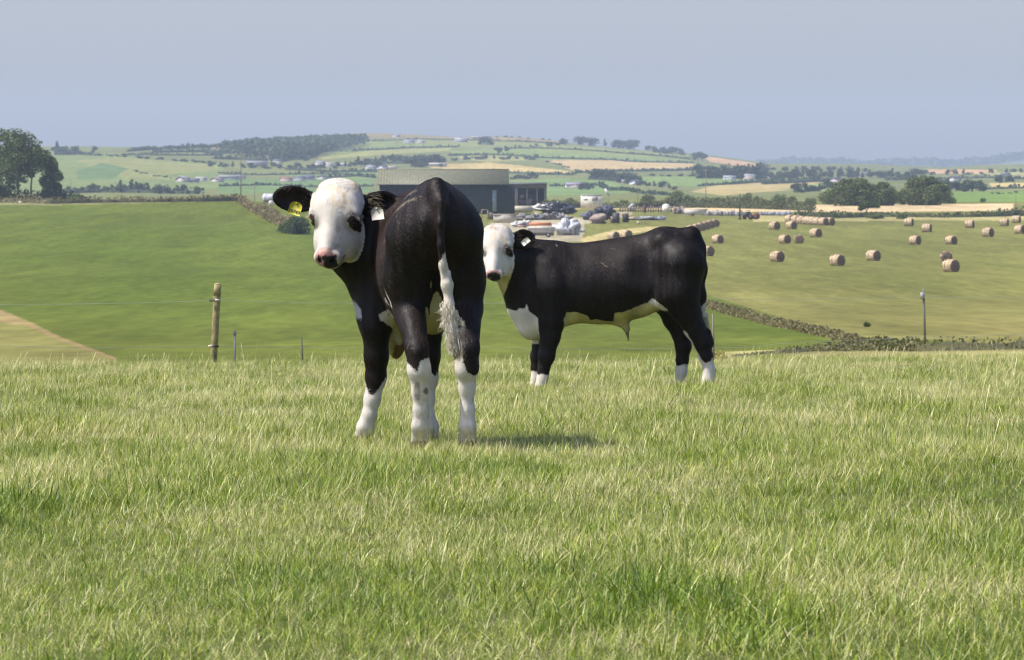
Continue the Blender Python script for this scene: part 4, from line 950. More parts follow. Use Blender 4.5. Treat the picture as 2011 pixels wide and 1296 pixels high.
# ------------------------------------------------------------------ hedges and banks
def clump_cols(n, cols, wts, rs): return np.array(cols)[rs.choice(len(cols), n, p=np.array(wts)/sum(wts))]*rs.uniform(.65, 1.3, (n, 1))
DRY = [(.26, .20, .10), (.30, .24, .12), (.21, .165, .08), (.15, .155, .055), (.09, .11, .035)]
GRN = [(.05, .085, .025), (.08, .12, .035), (.035, .06, .022), (.12, .14, .05)]
def hedge(name, label, cat, line, hpx, depth_m, cols, wts, leaf, dens, d0=90, d1=1300, rag=.4, seed=1, group=None, pts_world=None):
    """line of (u, v_foot); hpx = height in photo pixels at that place"""
    rs = np.random.default_rng(seed); mb = MB(); W = [hit(u, v, d0, d1) for u, v in line] if pts_world is None else pts_world
    hp = np.interp(np.arange(len(line)), np.linspace(0, len(line)-1, len(np.atleast_1d(hpx))), np.atleast_1d(hpx))
    base = W[0].copy(); nT = 0
    for i in range(len(W)-1):
        a, b = W[i], W[i+1]; L = (b-a).length; ha, hb = hp[i]*a.y/F, hp[i+1]*b.y/F
        n = int(L*(ha+hb)/2*dens)+20; n = min(n, 14000); t = rs.uniform(0, 1, n)
        x = a.x+(b.x-a.x)*t; y = a.y+(b.y-a.y)*t; s = np.stack([x, y, 0*x], 1)
        hh = (ha+(hb-ha)*t)*(1+rag*(.5*wav(s/max(ha, .3)/2.2, 1.0)+.35*wav(s/max(ha, .3)*1.3+9, 1.0)))
        q = np.sqrt(rs.uniform(0, 1, n)); ang = rs.uniform(0, math.pi, n)
        n = n
        px = x+np.cos(ang)*q*depth_m*.5*.3; py = y+np.cos(ang)*q*depth_m*.5; pz = H(px, py)+np.clip(np.sin(ang)*q, 0, 1)*hh
        mb.leaves(np.stack([px, py, pz], 1)-np.array(base), leaf, (clump_cols(n, cols, wts, rs)*.45+np.average(np.array(cols), axis=0, weights=wts)*.55)*(1+.14*wav(s/max(ha, .3)*.5+4, 1.0))[:, None], up=.25)
    # woody heart of the hedge
    V = []; Cc = []
    for i in range(len(W)-1):
        a, b = W[i], W[i+1]; ha, hb = hp[i]*a.y/F, hp[i+1]*b.y/F; m_ = max(3, int((b-a).length/max(.35, ha)))
        for t in np.arange(m_)/m_:
            q = a.lerp(b, float(t)); h_ = (ha+(hb-ha)*t)*rs.uniform(.45, .75); z0 = float(H(q.x, q.y))
            for dy, f_ in ((-.42, -.25), (-.2, .8), (.05, 1), (.3, .7), (.42, -.25)): V.append((q.x+rs.normal(0, .1)*h_-base.x, q.y+dy*depth_m*.8-base.y, z0+h_*f_*rs.uniform(.85, 1.1)-base.z)); Cc.append(np.average(np.array(cols), axis=0, weights=wts)*rs.uniform(.6, .8))
    m_ = len(V)//5; mb.add(np.array(V), [[5*i+j, 5*i+j+1, 5*i+j+6, 5*i+j+5] for i in range(m_-1) for j in range(4)], c=np.array(Cc))
    o = mb.build(name, M_leaf); o.location = base; return tag(o, label, cat, group)
hedge('hedgerow', 'low overgrown bramble bank running diagonally down between the green field and the bale field', 'hedge', [(1375, 600), (1400, 606), (1430, 616), (1470, 626), (1520, 640), (1570, 648), (1620, 660), (1680, 672), (1740, 682)], [16, 15, 16, 17, 18, 15, 18, 14, 8], 1.6, DRY, [4, 3, 2, 5, 3], .07, 520, 90, 420, .35, 1)
hedge('hedgerow', 'dark low hedge bank behind the grass crest under the thin steel post on the right', 'hedge', [(1440, 700), (1480, 697), (1540, 694), (1600, 690), (1700, 688), (1800, 690), (1900, 688), (2011, 686), (2200, 686)], [3, 6, 12, 16, 24, 27, 25, 24, 24], 1.6, DRY+GRN[:2], [2, 1, 4, 3, 5, 3, 2], .05, 420, 64, 128, .3, 2)
hedge('hedgerow', 'dry tussocky bank with brambles running downhill beside the yellow tagged ear', 'hedge', [(470, 398), (490, 412), (512, 424), (535, 436), (560, 447), (590, 456)], [10, 18, 24, 26, 24, 18], 2.5, DRY, [5, 4, 3, 2, 1], .22, 30, 300, 1000, .4, 3)
hedge('bush', 'dark round bush at the foot of the dry bank beside the calf face', 'bush', [(556, 456), (575, 460), (600, 458)], [14, 36, 30], 5.0, GRN, [3, 1, 4, 1], .22, 60, 300, 1000, .2, 4)
hedge('hedgerow', 'brown-green rough grass bank along the top of the left field below the tall trees', 'hedge', [(-200, 398), (0, 398), (100, 400), (200, 398), (300, 397), (400, 396), (480, 395)], [14, 14, 13, 12, 11, 12, 13], 4.0, DRY+GRN[:2], [4, 3, 2, 4, 2, 2, 1], .30, 26, 600, 1000, .4, 5)
hedge('hedgerow', 'long dark bramble hedge between the bale field and the straw-coloured strip', 'hedge', [(1560, 428), (1600, 429), (1660, 428), (1720, 426), (1780, 426), (1850, 427), (1920, 426), (2011, 424), (2200, 424)], [16, 20, 14, 12, 13, 10, 12, 18, 20], 4.0, GRN+DRY[:2], [4, 3, 3, 2, 1, 1], .32, 30, 600, 1050, .45, 6)
hedge('hedgerow', 'dark green hedge behind the scrap yard and white trailer', 'hedge', [(1180, 408), (1250, 410), (1320, 408), (1400, 408), (1480, 410), (1540, 412), (1600, 414)], [10, 12, 18, 22, 20, 18, 12], 4.0, GRN+DRY[:2], [4, 4, 3, 3, 2, 1], .32, 30, 780, 1100, .45, 7)
hedge('hedgerow', 'scrubby green hedge beside the barn end and behind the black wrapped heap', 'hedge', [(1068, 412), (1090, 410), (1120, 409), (1150, 408)], [16, 18, 13, 10], 4.0, GRN+DRY[:2], [4, 4, 3, 3, 2, 2], .32, 30, 780, 1100, .45, 8)
hedge('gorse_bush', 'small yellow flowering gorse patch on the grass crest beside the side-on calf hind foot', 'shrub', [(1404, 706), (1414, 706), (1424, 706)], [14, 20, 12], .5, [(.55, .42, .04), (.10, .12, .04), (.2, .18, .06)], [2, 3, 2], .028, 900, 64, 128, .3, 9)

# ------------------------------------------------------------------ trees
def crown_pts(rs, blobs, n, shell=.45):
    vol = np.array([b[3]**2 for b in blobs]); k = rs.choice(len(blobs), n, p=vol/vol.sum())
    B = np.array(blobs)[k]; d = rs.normal(size=(n, 3)); d /= np.linalg.norm(d, axis=1)[:, None]
    r = (1-shell*rs.uniform(0, 1, n)**1.4)*(1+.13*wav(d*B[:, 3:4]+B[:, :3]*3, 3.3))
    return B[:, :3]+d*(B[:, 3]*r)[:, None]*np.array([1, 1, .85])
def tree_mesh(seed, cols, style='round', n=520, leaf=.07, n_blob=9):
    """unit tree, 1 m tall, foot at the origin"""
    rs = np.random.default_rng(seed); mb = MB(); blobs = []
    for i in range(n_blob):
        if style == 'round': a = rs.uniform(0, 6.28); r = rs.uniform(0, .34); z = rs.uniform(.20, .78)-.3*r; q = rs.uniform(.18, .27)
        elif style == 'tall': a = rs.uniform(0, 6.28); z = .25+.65*i/n_blob; r = rs.uniform(0, .14)*(1.2-z); q = .17*(1.25-z)
        elif style == 'bush': a = rs.uniform(0, 6.28); r = .55*math.sqrt((i+.5)/n_blob); z = rs.uniform(.18, .68)-.5*r*r; q = rs.uniform(.26, .36)
        else: a = rs.uniform(0, 6.28); r = rs.uniform(.1, .34); z = rs.uniform(.5, .82); q = rs.uniform(.10, .17)
        blobs.append((math.cos(a)*r, math.sin(a)*r, z, q))
    if style == 'dome':
        blobs = [(0, 0, .36, .50), (.26, 0, .30, .38), (-.28, .05, .28, .38), (0, .3, .3, .35), (0, -.3, .3, .36)]
        for i in range(30):
            a = rs.uniform(0, 6.28); el_ = rs.uniform(.0, 1.45); blobs.append((math.cos(a)*math.cos(el_)*.60, math.sin(a)*math.cos(el_)*.60, .24+math.sin(el_)*.56, rs.uniform(.10, .17)))
    P_ = crown_pts(rs, blobs, n); P_ = P_[P_[:, 2] > .0]; n = len(P_); c = clump_cols(n, cols, [1]*len(cols), rs)*(1+.2*wav(P_, 7))[:, None]
    mb.leaves(P_, leaf, c)
    for i in range(3): mb.lump(blobs[i][:3], [blobs[i][3]*.6]*3, np.array(cols[0])*.8, .2, seed+i, 8, 6)
    if style not in ('bush', 'dome'):
        mb.tube((0, 0, -.03), (.01, 0, .45), .030, .018, (.10, .085, .07), 6)
        for i in range(5): mb.tube((.005, 0, rs.uniform(.2, .42)), blobs[i][:3], .013, .005, (.10, .085, .07), 4)
    else: mb.tube((0, 0, -.03), (0, 0, .3), .03, .02, (.10, .085, .07), 6)
    me = mb.mesh('tree'); me.materials.append(M_leaf); return me
FAR = [(.046, .072, .030), (.062, .092, .034), (.036, .056, .028)]
NEAR = [(.090, .125, .030), (.125, .165, .040), (.062, .090, .026), (.175, .200, .058)]
far_meshes = [tree_mesh(40+i, FAR, 'round', 420, .085) for i in range(6)]+[tree_mesh(60+i, FAR, 'tall', 360, .07) for i in range(2)]+[tree_mesh(70+i, FAR, 'bush', 360, .12, 7) for i in range(4)]
near_meshes = [tree_mesh(80+i, NEAR, 'bush', 3400, .055, 16) for i in range(4)]+[tree_mesh(90+i, NEAR, 'dome', 9000, .045, 30) for i in range(3)]
ntree = 0
def put_tree(u, v, hpx, me, label, group=None, d0=1150, d1=5000, wf=1.0, cat='tree', name='tree'):
    global ntree
    p = hit(u, v, d0, d1); s = hpx*p.y/F; o = bpy.data.objects.new(name, me); COL.objects.link(o); ntree += 1
    o.location = (p.x, p.y, p.z-.02*s); o.rotation_euler = (0, 0, random.uniform(0, 6.28)); o.scale = (s*wf, s*wf, s)
    return tag(o, label, cat, group)
def tline(pts, n, h0, h1, label, kinds=range(12), wf=1.15, d0=1150, d1=5000, jit=1.2):
    L = [math.dist(a, b) for a, b in zip(pts[:-1], pts[1:])]; T = sum(L)
    for i in range(n):
        t = (i+.5+random.uniform(-.45, .45))/n*T
        for a, b, l in zip(pts[:-1], pts[1:], L):
            if t <= l: break
            t -= l
        q = min(max(t/l, 0), 1); u = a[0]+(b[0]-a[0])*q; v = a[1]+(b[1]-a[1])*q+random.uniform(-jit, jit)
        k = random.choice(list(kinds)); bush = k >= 8
        put_tree(u, v, random.uniform(h0, h1)*(.75 if bush else 1), far_meshes[k], label, label, d0, d1, wf*random.uniform(.9, 1.3)*(1.0 if bush else 1.0), 'tree' if not bush else 'tree')
A_ = range(12); Rn = range(0, 6); Bu = range(8, 12)
tline([(108, 303), (156, 303)], 5, 18, 24, 'dark blue tree in the copse on the skyline right behind the big left trees', Rn, 1.3)
put_tree(112, 303, 30, far_meshes[6], 'tall dark skyline tree next to the big left trees')
put_tree(186, 300, 16, far_meshes[1], 'lone low tree on the left skyline')
tline([(165, 303), (330, 314), (450, 326)], 15, 6, 12, 'small tree in the hedge along the top of the pale left hillside field', Bu, 1.5)
tline([(250, 296), (420, 290)], 12, 8, 14, 'bushy tree in the scrub under the left skyline', Bu, 1.6)
tline([(340, 289), (400, 284)], 3, 6, 9, 'tiny tree on the bare left skyline', Rn)
tline([(425, 282), (480, 277)], 5, 6, 9, 'tiny dark tree behind the brown ploughed strip on the skyline', Bu, 1.5)
tline([(118, 379), (240, 377), (300, 378)], 11, 16, 22, 'dark tree in the valley row right of the big left trees', A_, 1.3, 1150, 2300)
tline([(235, 378), (290, 378)], 4, 24, 30, 'tall dark tree standing out of the left valley row', [6, 7, 0, 1], 1.1, 1150, 2300)
tline([(300, 379), (390, 381)], 8, 13, 22, 'dark tree in the valley row below the white gabled farmhouse', A_, 1.3, 1150, 2300)
tline([(265, 338), (310, 347), (340, 350)], 7, 4, 7, 'low bush in the hedge leading down to the white gabled farmhouse', Bu, 1.6)
tline([(400, 326), (470, 330), (560, 332), (640, 330)], 18, 10, 16, 'tree in the belt above the cottages left of centre', A_, 1.3)
tline([(510, 322), (560, 316), (590, 312)], 8, 18, 26, 'dark tree below the lower edge of the hill wood', A_, 1.2)
tline([(600, 335), (680, 328), (760, 330)], 14, 10, 16, 'tree among the white cottages in the valley centre', A_, 1.3)
tline([(700, 322), (760, 318), (850, 320)], 14, 12, 20, 'tree in the belt above the barn roof, left part', A_, 1.3)
tline([(800, 328), (870, 326)], 7, 22, 30, 'big blue-green tree in the group above the barn roof', Rn, 1.3)
tline([(870, 318), (960, 312), (1060, 314)], 16, 8, 15, 'tree in the long hedge above the pale stubble band', A_, 1.3)
tline([(945, 285), (962, 284)], 3, 16, 20, 'dark tree by the grey hilltop farm', Rn, 1.2)
tline([(975, 300), (1000, 297)], 4, 9, 14, 'small tree below the hilltop farm', Rn, 1.2)
tline([(1000, 290), (1110, 286)], 7, 6, 10, 'small tree on the line under the bare hilltop', A_, 1.3)
tline([(905, 271), (1000, 269), (1090, 276)], 10, 4, 7, 'scrubby bush on the bare top of the hill', Bu, 1.8, 3300)
tline([(1102, 283), (1114, 284)], 3, 10, 15, 'dark tree at the right end of the bare hilltop', Rn, 1.1, 3300)
tline([(1138, 284), (1168, 286)], 4, 17, 21, 'tree in the first clump on the descending skyline', Rn, 1.2, 3300)
put_tree(1188, 286, 19, far_meshes[6], 'thin lone tree between two skyline clumps', d0=3300)
tline([(1205, 289), (1250, 294)], 6, 17, 23, 'tree in the second, biggest clump on the descending skyline', Rn, 1.3, 3300)
tline([(1266, 294), (1275, 295)], 2, 9, 12, 'small tree after the biggest skyline clump', Rn, 1.2, 3300)
tline([(1284, 299), (1340, 305)], 7, 12, 17, 'tree in the long low clump on the descending skyline', Rn, 1.4, 3300)
tline([(1364, 314), (1382, 316)], 3, 16, 21, 'tree beside the orange field on the descending skyline', Rn, 1.2, 3000)
tline([(1075, 318), (1130, 334), (1190, 352)], 12, 5, 9, 'bush in the hedge slanting across the stubble fields', Bu, 1.5)
tline([(1162, 352), (1205, 354)], 7, 20, 27, 'tree in the left of two valley clumps right of the barn', Rn, 1.3)
tline([(1212, 358), (1252, 362)], 7, 18, 25, 'tree in the right of two valley clumps right of the barn', Rn, 1.3)
tline([(1000, 352), (1060, 350)], 8, 8, 16, 'tree in the hedge just over the barn lean-to', A_, 1.3, 1150, 2600)
tline([(1140, 372), (1160, 372)], 3, 12, 18, 'tree beside the low pink-walled farm building', Rn, 1.2, 1150, 2600)
tline([(1250, 362), (1330, 372)], 8, 8, 18, 'tree on the slope above the yellow-brown strip right of the caravan', A_, 1.3, 1150, 2600)
tline([(1270, 346), (1370, 345)], 9, 5, 9, 'bush in the hedge left of the dark tree belt', Bu, 1.6)
tline([(1368, 350), (1420, 350), (1480, 352)], 16, 20, 34, 'tall tree in the dark belt below the orange field', Rn, 1.15)
tline([(1478, 350), (1500, 344)], 4, 26, 34, 'conical tree where the dark belt meets the sky', [6, 7, 0], 1.1)
tline([(1500, 350), (1560, 350), (1640, 350)], 17, 14, 24, 'tree in the blue woods behind the small green bushes', A_, 1.2)
tline([(1560, 378), (1600, 376), (1640, 368)], 9, 14, 24, 'pale blue tree in the hollow left of the big green clump', A_, 1.2, 1150, 2600)
tline([(1500, 334), (1600, 336), (1700, 340)], 14, 9, 14, 'tree on the far blue ridge line right of the hill', A_, 1.4, 2400, 5000)
tline([(1640, 348), (1720, 350), (1800, 350)], 16, 14, 24, 'tree in the blue woods behind the big green clump', A_, 1.3)
tline([(1850, 375), (1900, 376), (1935, 376)], 9, 20, 28, 'blue tree in the block right of the big green clump', Rn, 1.3, 1150, 2600)
tline([(1780, 345), (1900, 342), (2011, 338)], 14, 8, 13, 'tree in the far hedge at upper right', A_, 1.4)
tline([(1955, 358), (1990, 358)], 4, 13, 19, 'tree in the small block near the right edge', Rn, 1.3)
tline([(1940, 381), (2020, 379)], 6, 4, 8, 'low bush at the back of the bright green right field', Bu, 1.6, 1150, 2600)
put_tree(1930, 397, 11, near_meshes[0], 'small round bush alone in the bright green field at right', None, 1000, 1500, .8, 'bush', 'bush')
FH = [([(250, 298), (330, 292), (440, 289)], 6, 'scrubby green hedge on the left skyline before the wood'), ([(160, 303), (300, 305), (440, 306)], 5, 'low hedge under the left skyline'), ([(300, 300), (400, 299), (470, 302)], 8, 'tree-filled hedge running into the left end of the hill wood'), ([(420, 312), (480, 314), (520, 318)], 9, 'dark thicket below the hill wood'), ([(600, 316), (700, 296), (800, 291), (900, 289)], 4, 'thin dark hedge above the yellow-green slope left of the hilltop'), ([(720, 277), (860, 275), (1000, 278), (1100, 284)], 3, 'thin hedge line high on the hill under the farm buildings'),
 ([(880, 306), (960, 304), (1060, 310), (1200, 314), (1366, 321)], 4, 'long hedge above the pale stubble bands'), ([(1000, 292), (1120, 294), (1230, 302), (1360, 314)], 4, 'hedge crossing the green field under the skyline clumps'),
 ([(1130, 340), (1200, 337), (1280, 336), (1368, 334)], 5, 'dark hedge along the foot of the stubble band'), ([(960, 338), (1040, 342), (1130, 344)], 5, 'dark hedge above the barn end'), ([(430, 340), (520, 344), (620, 342), (740, 345)], 4, 'hedge behind the valley hamlet'),
 ([(430, 366), (520, 364), (620, 368), (735, 366)], 4, 'hedge between the hamlet and the near ridge'), ([(640, 350), (700, 346), (745, 350)], 5, 'short dark hedge left of the barn roof'), ([(1080, 366), (1180, 364), (1260, 380), (1330, 384)], 5, 'hedge running down behind the caravan'),
 ([(1370, 366), (1440, 362), (1540, 354)], 5, 'hedge above the brown-yellow field'), ([(1500, 362), (1580, 358), (1650, 356)], 8, 'dark hedge under the blue woods'), ([(1880, 350), (1960, 350), (2060, 352)], 6, 'dark hedge under the far pale field at right'),
 ([(1740, 352), (1800, 356), (1860, 360)], 10, 'dark woodland edge behind the bright green tree'), ([(1935, 372), (2000, 370), (2100, 368)], 6, 'hedge behind the bright green right field'), ([(560, 334), (640, 338), (760, 338)], 7, 'tree-filled hedge below the white cottages'), ([(1160, 352), (1260, 360)], 10, 'bushy undergrowth between the two valley clumps'), ([(1368, 349), (1500, 352)], 13, 'undergrowth at the foot of the dark tree belt'), ([(108, 304), (158, 304)], 12, 'undergrowth of the copse on the left skyline'), ([(118, 380), (200, 378), (300, 379), (395, 381)], 11, 'undergrowth along the left valley tree row'), ([(690, 324), (800, 322), (870, 328)], 8, 'undergrowth of the tree belt above the barn')]
for k, (ln_, hp_, lab_) in enumerate(FH): hedge('far_hedge', lab_, 'hedge', ln_, [hp_, hp_*1.1], 9, FAR, [1, 1, 1], 1.5, .55, 1150, 4900, .5, 30+k)
# the wood on the hill: one mass
rs = np.random.default_rng(11); wood = MB(); base = hit(580, 290, 3000, 4600)
poly = [(430, 300), (480, 293), (600, 283), (712, 279), (720, 284), (640, 301), (600, 312), (520, 314), (470, 307)]
pl = []
while len(pl) < 1050:
    u = rs.uniform(255, 722); v = rs.uniform(276, 316)
    if in_poly(np.array([u]), np.array([v]), poly)[0]: pl.append((u, v))
for u, v in pl:
    p = hit(u, v, 1500, 4600); s = rs.uniform(5, 8)
    n = 26; d = rs.normal(size=(n, 3)); d[:, 2] = abs(d[:, 2]); d /= np.linalg.norm(d, axis=1)[:, None]
    wood.leaves(np.array(p-base)+np.array([0, 0, s*.35])+d*np.array([s*.55, s*.55, s*.6]), s*.30, clump_cols(n, FAR, [1, 1, 1], rs)*rs.uniform(1.05, 1.5))
wo = wood.build('hill_wood', M_leaf); wo.location = base; tag(wo, 'dark blue-green wood covering the left shoulder of the hill', 'wood', kind='stuff')
# far blue ridge trees: one mass
ridge = MB(); base = Vector((800, 8900, 100))
for i in range(420):
    u = rs.uniform(1480, 2200); D = rs.uniform(8300, 9000); x = (u-UC)/F*D; z = float(H(x, D)); s = rs.uniform(9, 17); n = 14
    d = rs.normal(size=(n, 3)); d[:, 2] = abs(d[:, 2]); d /= np.linalg.norm(d, axis=1)[:, None]
    ridge.leaves(np.array([x, D, z])-np.array(base)+d*np.array([s*1.6, s, s*.7]), s*.5, clump_cols(n, FAR, [1, 1, 1], rs))
ro = ridge.build('ridge_wood', M_leaf); ro.location = base; tag(ro, 'pale blue woodland along the farthest ridge at right', 'wood', kind='stuff')

# big trees on the left: a trunk and a crown each
def big_tree(u, v, hpx, spread, crowns, label, seed, trunk_top=.62, n=5200, name='broadleaf_tree', leaf=.34):
    rs = np.random.default_rng(seed); p = hit(u, v, 600, 1300); S = p.y/F; root = empty(name, p); tag(root, label, 'tree', 'tall trees at the left edge')
    blobs = [((cu-u)*S, dy, (v-cv)*S, cr*S*1.16) for cu, cv, cr, dy in crowns]
    mb = MB(); P_ = crown_pts(rs, blobs, n, .55); P_ = P_[P_[:, 2] > .3]
    keep = wav(P_, .55) > -1.25; P_ = P_[keep]
    c = clump_cols(len(P_), NEAR, [4, 3, 4, 1.6], rs)*(1+.25*wav(P_, .5))[:, None]; mb.leaves(P_, leaf, c); mb.build('crown', M_leaf, root)
    t = MB(); top = hpx*S*trunk_top; q0 = np.array([0, 0, -.3]); r = hpx*S*.020
    for i in range(6):
        q1 = np.array([rs.normal(0, .12), rs.normal(0, .12), top*(i+1)/6]); t.tube(q0, q1, r*(1-.11*i), r*(1-.11*(i+1)), (.13, .11, .09), 9, False); q0 = q1
        for k in range(2):
            if i > 1: b_ = np.array(blobs[rs.integers(len(blobs))][:3]); t.tube(q1, q1+(b_-q1)*.85, r*.42, r*.12, (.12, .10, .08), 6, False)
    t.build('trunk', M_wood, root, True)
big_tree(-8, 382, 150, 1, [(-30, 290, 32, 0), (5, 270, 30, 1), (-10, 315, 30, -1), (18, 300, 28, 0), (-40, 345, 30, 0), (5, 345, 26, 1), (0, 255, 16, 0), (8, 370, 16, 0), (25, 350, 14, 1), (22, 330, 16, 0), (-5, 372, 20, 0)], 'tall dark tree cut off by the left edge of the photo', 1)
big_tree(38, 381, 150, 1, [(30, 262, 23, 0), (48, 272, 26, 1), (20, 290, 24, -1), (62, 290, 22, 0), (40, 305, 20, 1), (76, 295, 12, 0), (30, 325, 14, 0), (52, 318, 15, 1), (70, 315, 13, 0), (46, 340, 8, 0)], 'tall tree with a bare grey trunk, second from the left edge', 2, .7)
big_tree(62, 381, 110, 1, [(66, 302, 15, 1), (82, 300, 15, 0), (52, 318, 9, 0), (88, 290, 9, 1), (60, 330, 7, 0)], 'slim tree with a thin bare trunk between two darker trees', 3, .75, 2000)
big_tree(100, 382, 100, 1, [(96, 308, 15, 0), (98, 325, 16, 1), (110, 335, 13, 0), (92, 345, 14, 0), (102, 362, 17, 1), (92, 374, 13, 0), (112, 355, 9, 0)], 'dark bushy tree on the right of the big left group', 4, .7, 4200)
hedge('undergrowth', 'dark shrubs filling the foot of the big left trees', 'shrubs', [(-60, 384), (0, 384), (30, 384), (60, 385), (90, 385), (140, 386), (165, 388)], [50, 46, 22, 16, 30, 14, 6], 6, GRN, [4, 2, 5, 1], .36, 20, 600, 1000, .5, 12)
# the big green clump and small bushes near the straw strip
def near_bush(u, v, h, wf, label, k, name='bush', cat='bush', d0=950, d1=1350): return put_tree(u, v, h, near_meshes[k if k > 3 else k % 4], label, None, d0, d1, wf, cat, name)
near_bush(1674, 404, 62, 1.28, 'big rounded dark green tree clump, left one of the clump pair above the straw strip', 4, 'tree', 'tree')
near_bush(1735, 404, 52, .95, 'duller grey-green tree in the middle of the clump above the straw strip', 5, 'tree', 'tree')
near_bush(1815, 403, 65, 1.18, 'big rounded bright green tree, right one of the clump pair above the straw strip', 6, 'tree', 'tree')
near_bush(1630, 402, 32, .95, 'low left shoulder bush of the big green clump', 3); near_bush(1862, 400, 30, .7, 'small dark bush at the right foot of the bright green tree', 1); near_bush(1770, 402, 40, .8, 'dark bush in the gap between the two big rounded trees', 3)
for (u, v, h, wf, l, k) in ((1273, 400, 24, .9, 'round green bush directly right of the small pole', 0), (1328, 402, 34, .9, 'largest of the rounded bushes behind the white tank', 1), (1352, 402, 26, .8, 'yellowish bush against the right of the largest one', 2), (1385, 404, 20, 1.1, 'low bush at the foot of the thin utility pole', 3), (1412, 404, 22, 1., 'dark bush above the grey wall right of the thin pole', 0),
    (1468, 403, 30, .7, 'upright dark bush behind the broken tractor', 1), (1488, 403, 24, .8, 'dark bush to the right of the upright one', 2), (1530, 402, 27, .7, 'first of two pointed bushes left of the straw strip', 3), (1556, 402, 22, .7, 'second of two pointed bushes left of the straw strip', 0), (1590, 402, 17, 1.2, 'low bush joining the pointed bushes to the big clump', 1), (1120, 399, 14, 1.2, 'low scrubby bush left of the white caravan', 2), (1225, 400, 10, 1.2, 'tiny bush in the orange field gap', 3), (1440, 404, 14, 1.1, 'pale low bush beside the dark gate post', 2)):
    near_bush(u, v, h, wf, l, k)
near_bush(1718, 430, 13, 2.0, 'flat dark shrub in the bramble hedge under the leaning hawthorn', 3, 'bush', 'bush', 650, 1000); near_bush(1771, 430, 14, 1.1, 'small dark shrub in the long bramble hedge', 1, 'bush', 'bush', 650, 1000)
near_bush(1702, 642, 14, .75, 'tiny dark bush alone low in the bale field', 2, 'bush', 'bush', 120, 400)
# hawthorn on the straw strip
rs = np.random.default_rng(5); p = hit(1702, 424, 700, 1000); S = p.y/F; root = empty('hawthorn_tree', p); tag(root, 'small flat-topped tree leaning left in front of the straw-coloured strip', 'tree')
mb = MB(); blobs = [(x*S, 0, z*S, r_*S) for x, z, r_ in ((-8, 19, 8), (2, 23, 9), (12, 22, 8), (20, 20, 6), (-12, 14, 5))]; P_ = crown_pts(rs, blobs, 1500, .6); mb.leaves(P_, .26, clump_cols(len(P_), NEAR, [3, 3, 3, 1], rs)); mb.build('crown', M_leaf, root)
mb = MB(); mb.tube((0, 0, -.3), (0, 0, 1.1), .16, .10, (.12, .1, .08), 7); mb.tube((0, 0, 1.0), (-.7, 0, 1.6), .08, .04, (.12, .1, .08), 6); mb.tube((0, 0, 1.0), (.9, 0, 1.9), .08, .04, (.12, .1, .08), 6); mb.build('trunk', M_wood, root)

# ------------------------------------------------------------------ farm yard
def at(u, v, d0=500, d1=1100): p = hit(u, v, d0, d1); return p, p.y/F
# barn
p, S = at(878, 418); w2 = 133*S; L = 14.0
barn = empty('barn', p); tag(barn, 'long dark slate barn with an olive-grey sheet roof behind the calves', 'barn')
eh = 57*S; rh = 27*S
mb = MB(); mb.box((0, L/2, eh/2-.3), (w2*2, L, eh+.6), (.024, .038, .044)); n_r = 60
for i in range(n_r): mb.box((-w2+(i+.5)*2*w2/n_r, -.03, eh/2), (.07, .06, eh-.04), (.027, .041, .047))
mb.build('wall', M_paint, barn)
mb = MB(); x0, x1 = -w2-.5, w2-1.0
V = np.array([[x0, -.7, eh-.15], [x1, -.7, eh-.15], [x1, L/2, eh+rh], [x0, L/2, eh+rh], [x0, L+.7, eh-.15], [x1, L+.7, eh-.15]]); V2 = V+np.array([0, 0, .14])
mb.add(np.concatenate([V, V2]), [[0, 3, 2, 1], [3, 4, 5, 2], [6, 7, 8, 9], [9, 8, 11, 10], [0, 1, 7, 6], [0, 6, 9, 3], [3, 9, 10, 4], [1, 2, 8, 7], [2, 5, 11, 8], [4, 10, 11, 5]], c=(.155, .155, .095))
for i in range(46):
    xx = x0+(i+.5)*(x1-x0)/46; a = np.array([xx, -.72, eh+.02]); b_ = np.array([xx, L/2, eh+rh+.17]); mb.tube(a, b_, .022, .022, (.15, .15, .095), 4, False)
mb.tube((x0, L/2, eh+rh+.15), (x1, L/2, eh+rh+.15), .12, .12, (.17, .17, .11), 6); mb.build('roof', M_paint, barn)
mb = MB(); mb.tube((-w2-.4, -.75, eh-.12), (w2-.9, -.75, eh-.12), .09, .09, (.10, .11, .11), 6); mb.build('gutter', M_paint, barn)
mb = MB(); mb.box((93*S, -.10, 24*S), (8*S, .08, 42*S), (.24, .29, .34)); mb.build('door_strip', M_paint, barn)
mb = MB(); mb.box((-128*S, -.2, 22*S), (13*S, .16, 46*S), (.12, .13, .13)); mb.build('door', M_paint, barn)
# open lean-to at the barn end
p, S = at(1033, 404, 780, 1100); lean = empty('open_shed', p); tag(lean, 'open-fronted shed with grey posts and clutter inside at the right end of the barn', 'shed')
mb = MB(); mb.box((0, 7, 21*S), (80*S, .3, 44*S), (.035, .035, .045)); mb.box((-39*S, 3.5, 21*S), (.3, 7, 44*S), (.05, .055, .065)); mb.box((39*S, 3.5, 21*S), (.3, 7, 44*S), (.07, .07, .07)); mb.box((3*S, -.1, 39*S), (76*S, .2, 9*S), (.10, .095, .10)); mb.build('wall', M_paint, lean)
mb = MB(); mb.box((0, 3.4, 44*S), (82*S, 8.4, .18), (.10, .095, .09), rx=R(2)); mb.build('roof', M_paint, lean)
for x in (-22, -18, 2, 22, 37): mb = MB(); mb.box((x*S, 0, 17*S), ((4 if x in (-22, -18) else 2)*S, .3, 34*S), (.24, .22, .22)); mb.build('post', M_paint, lean)
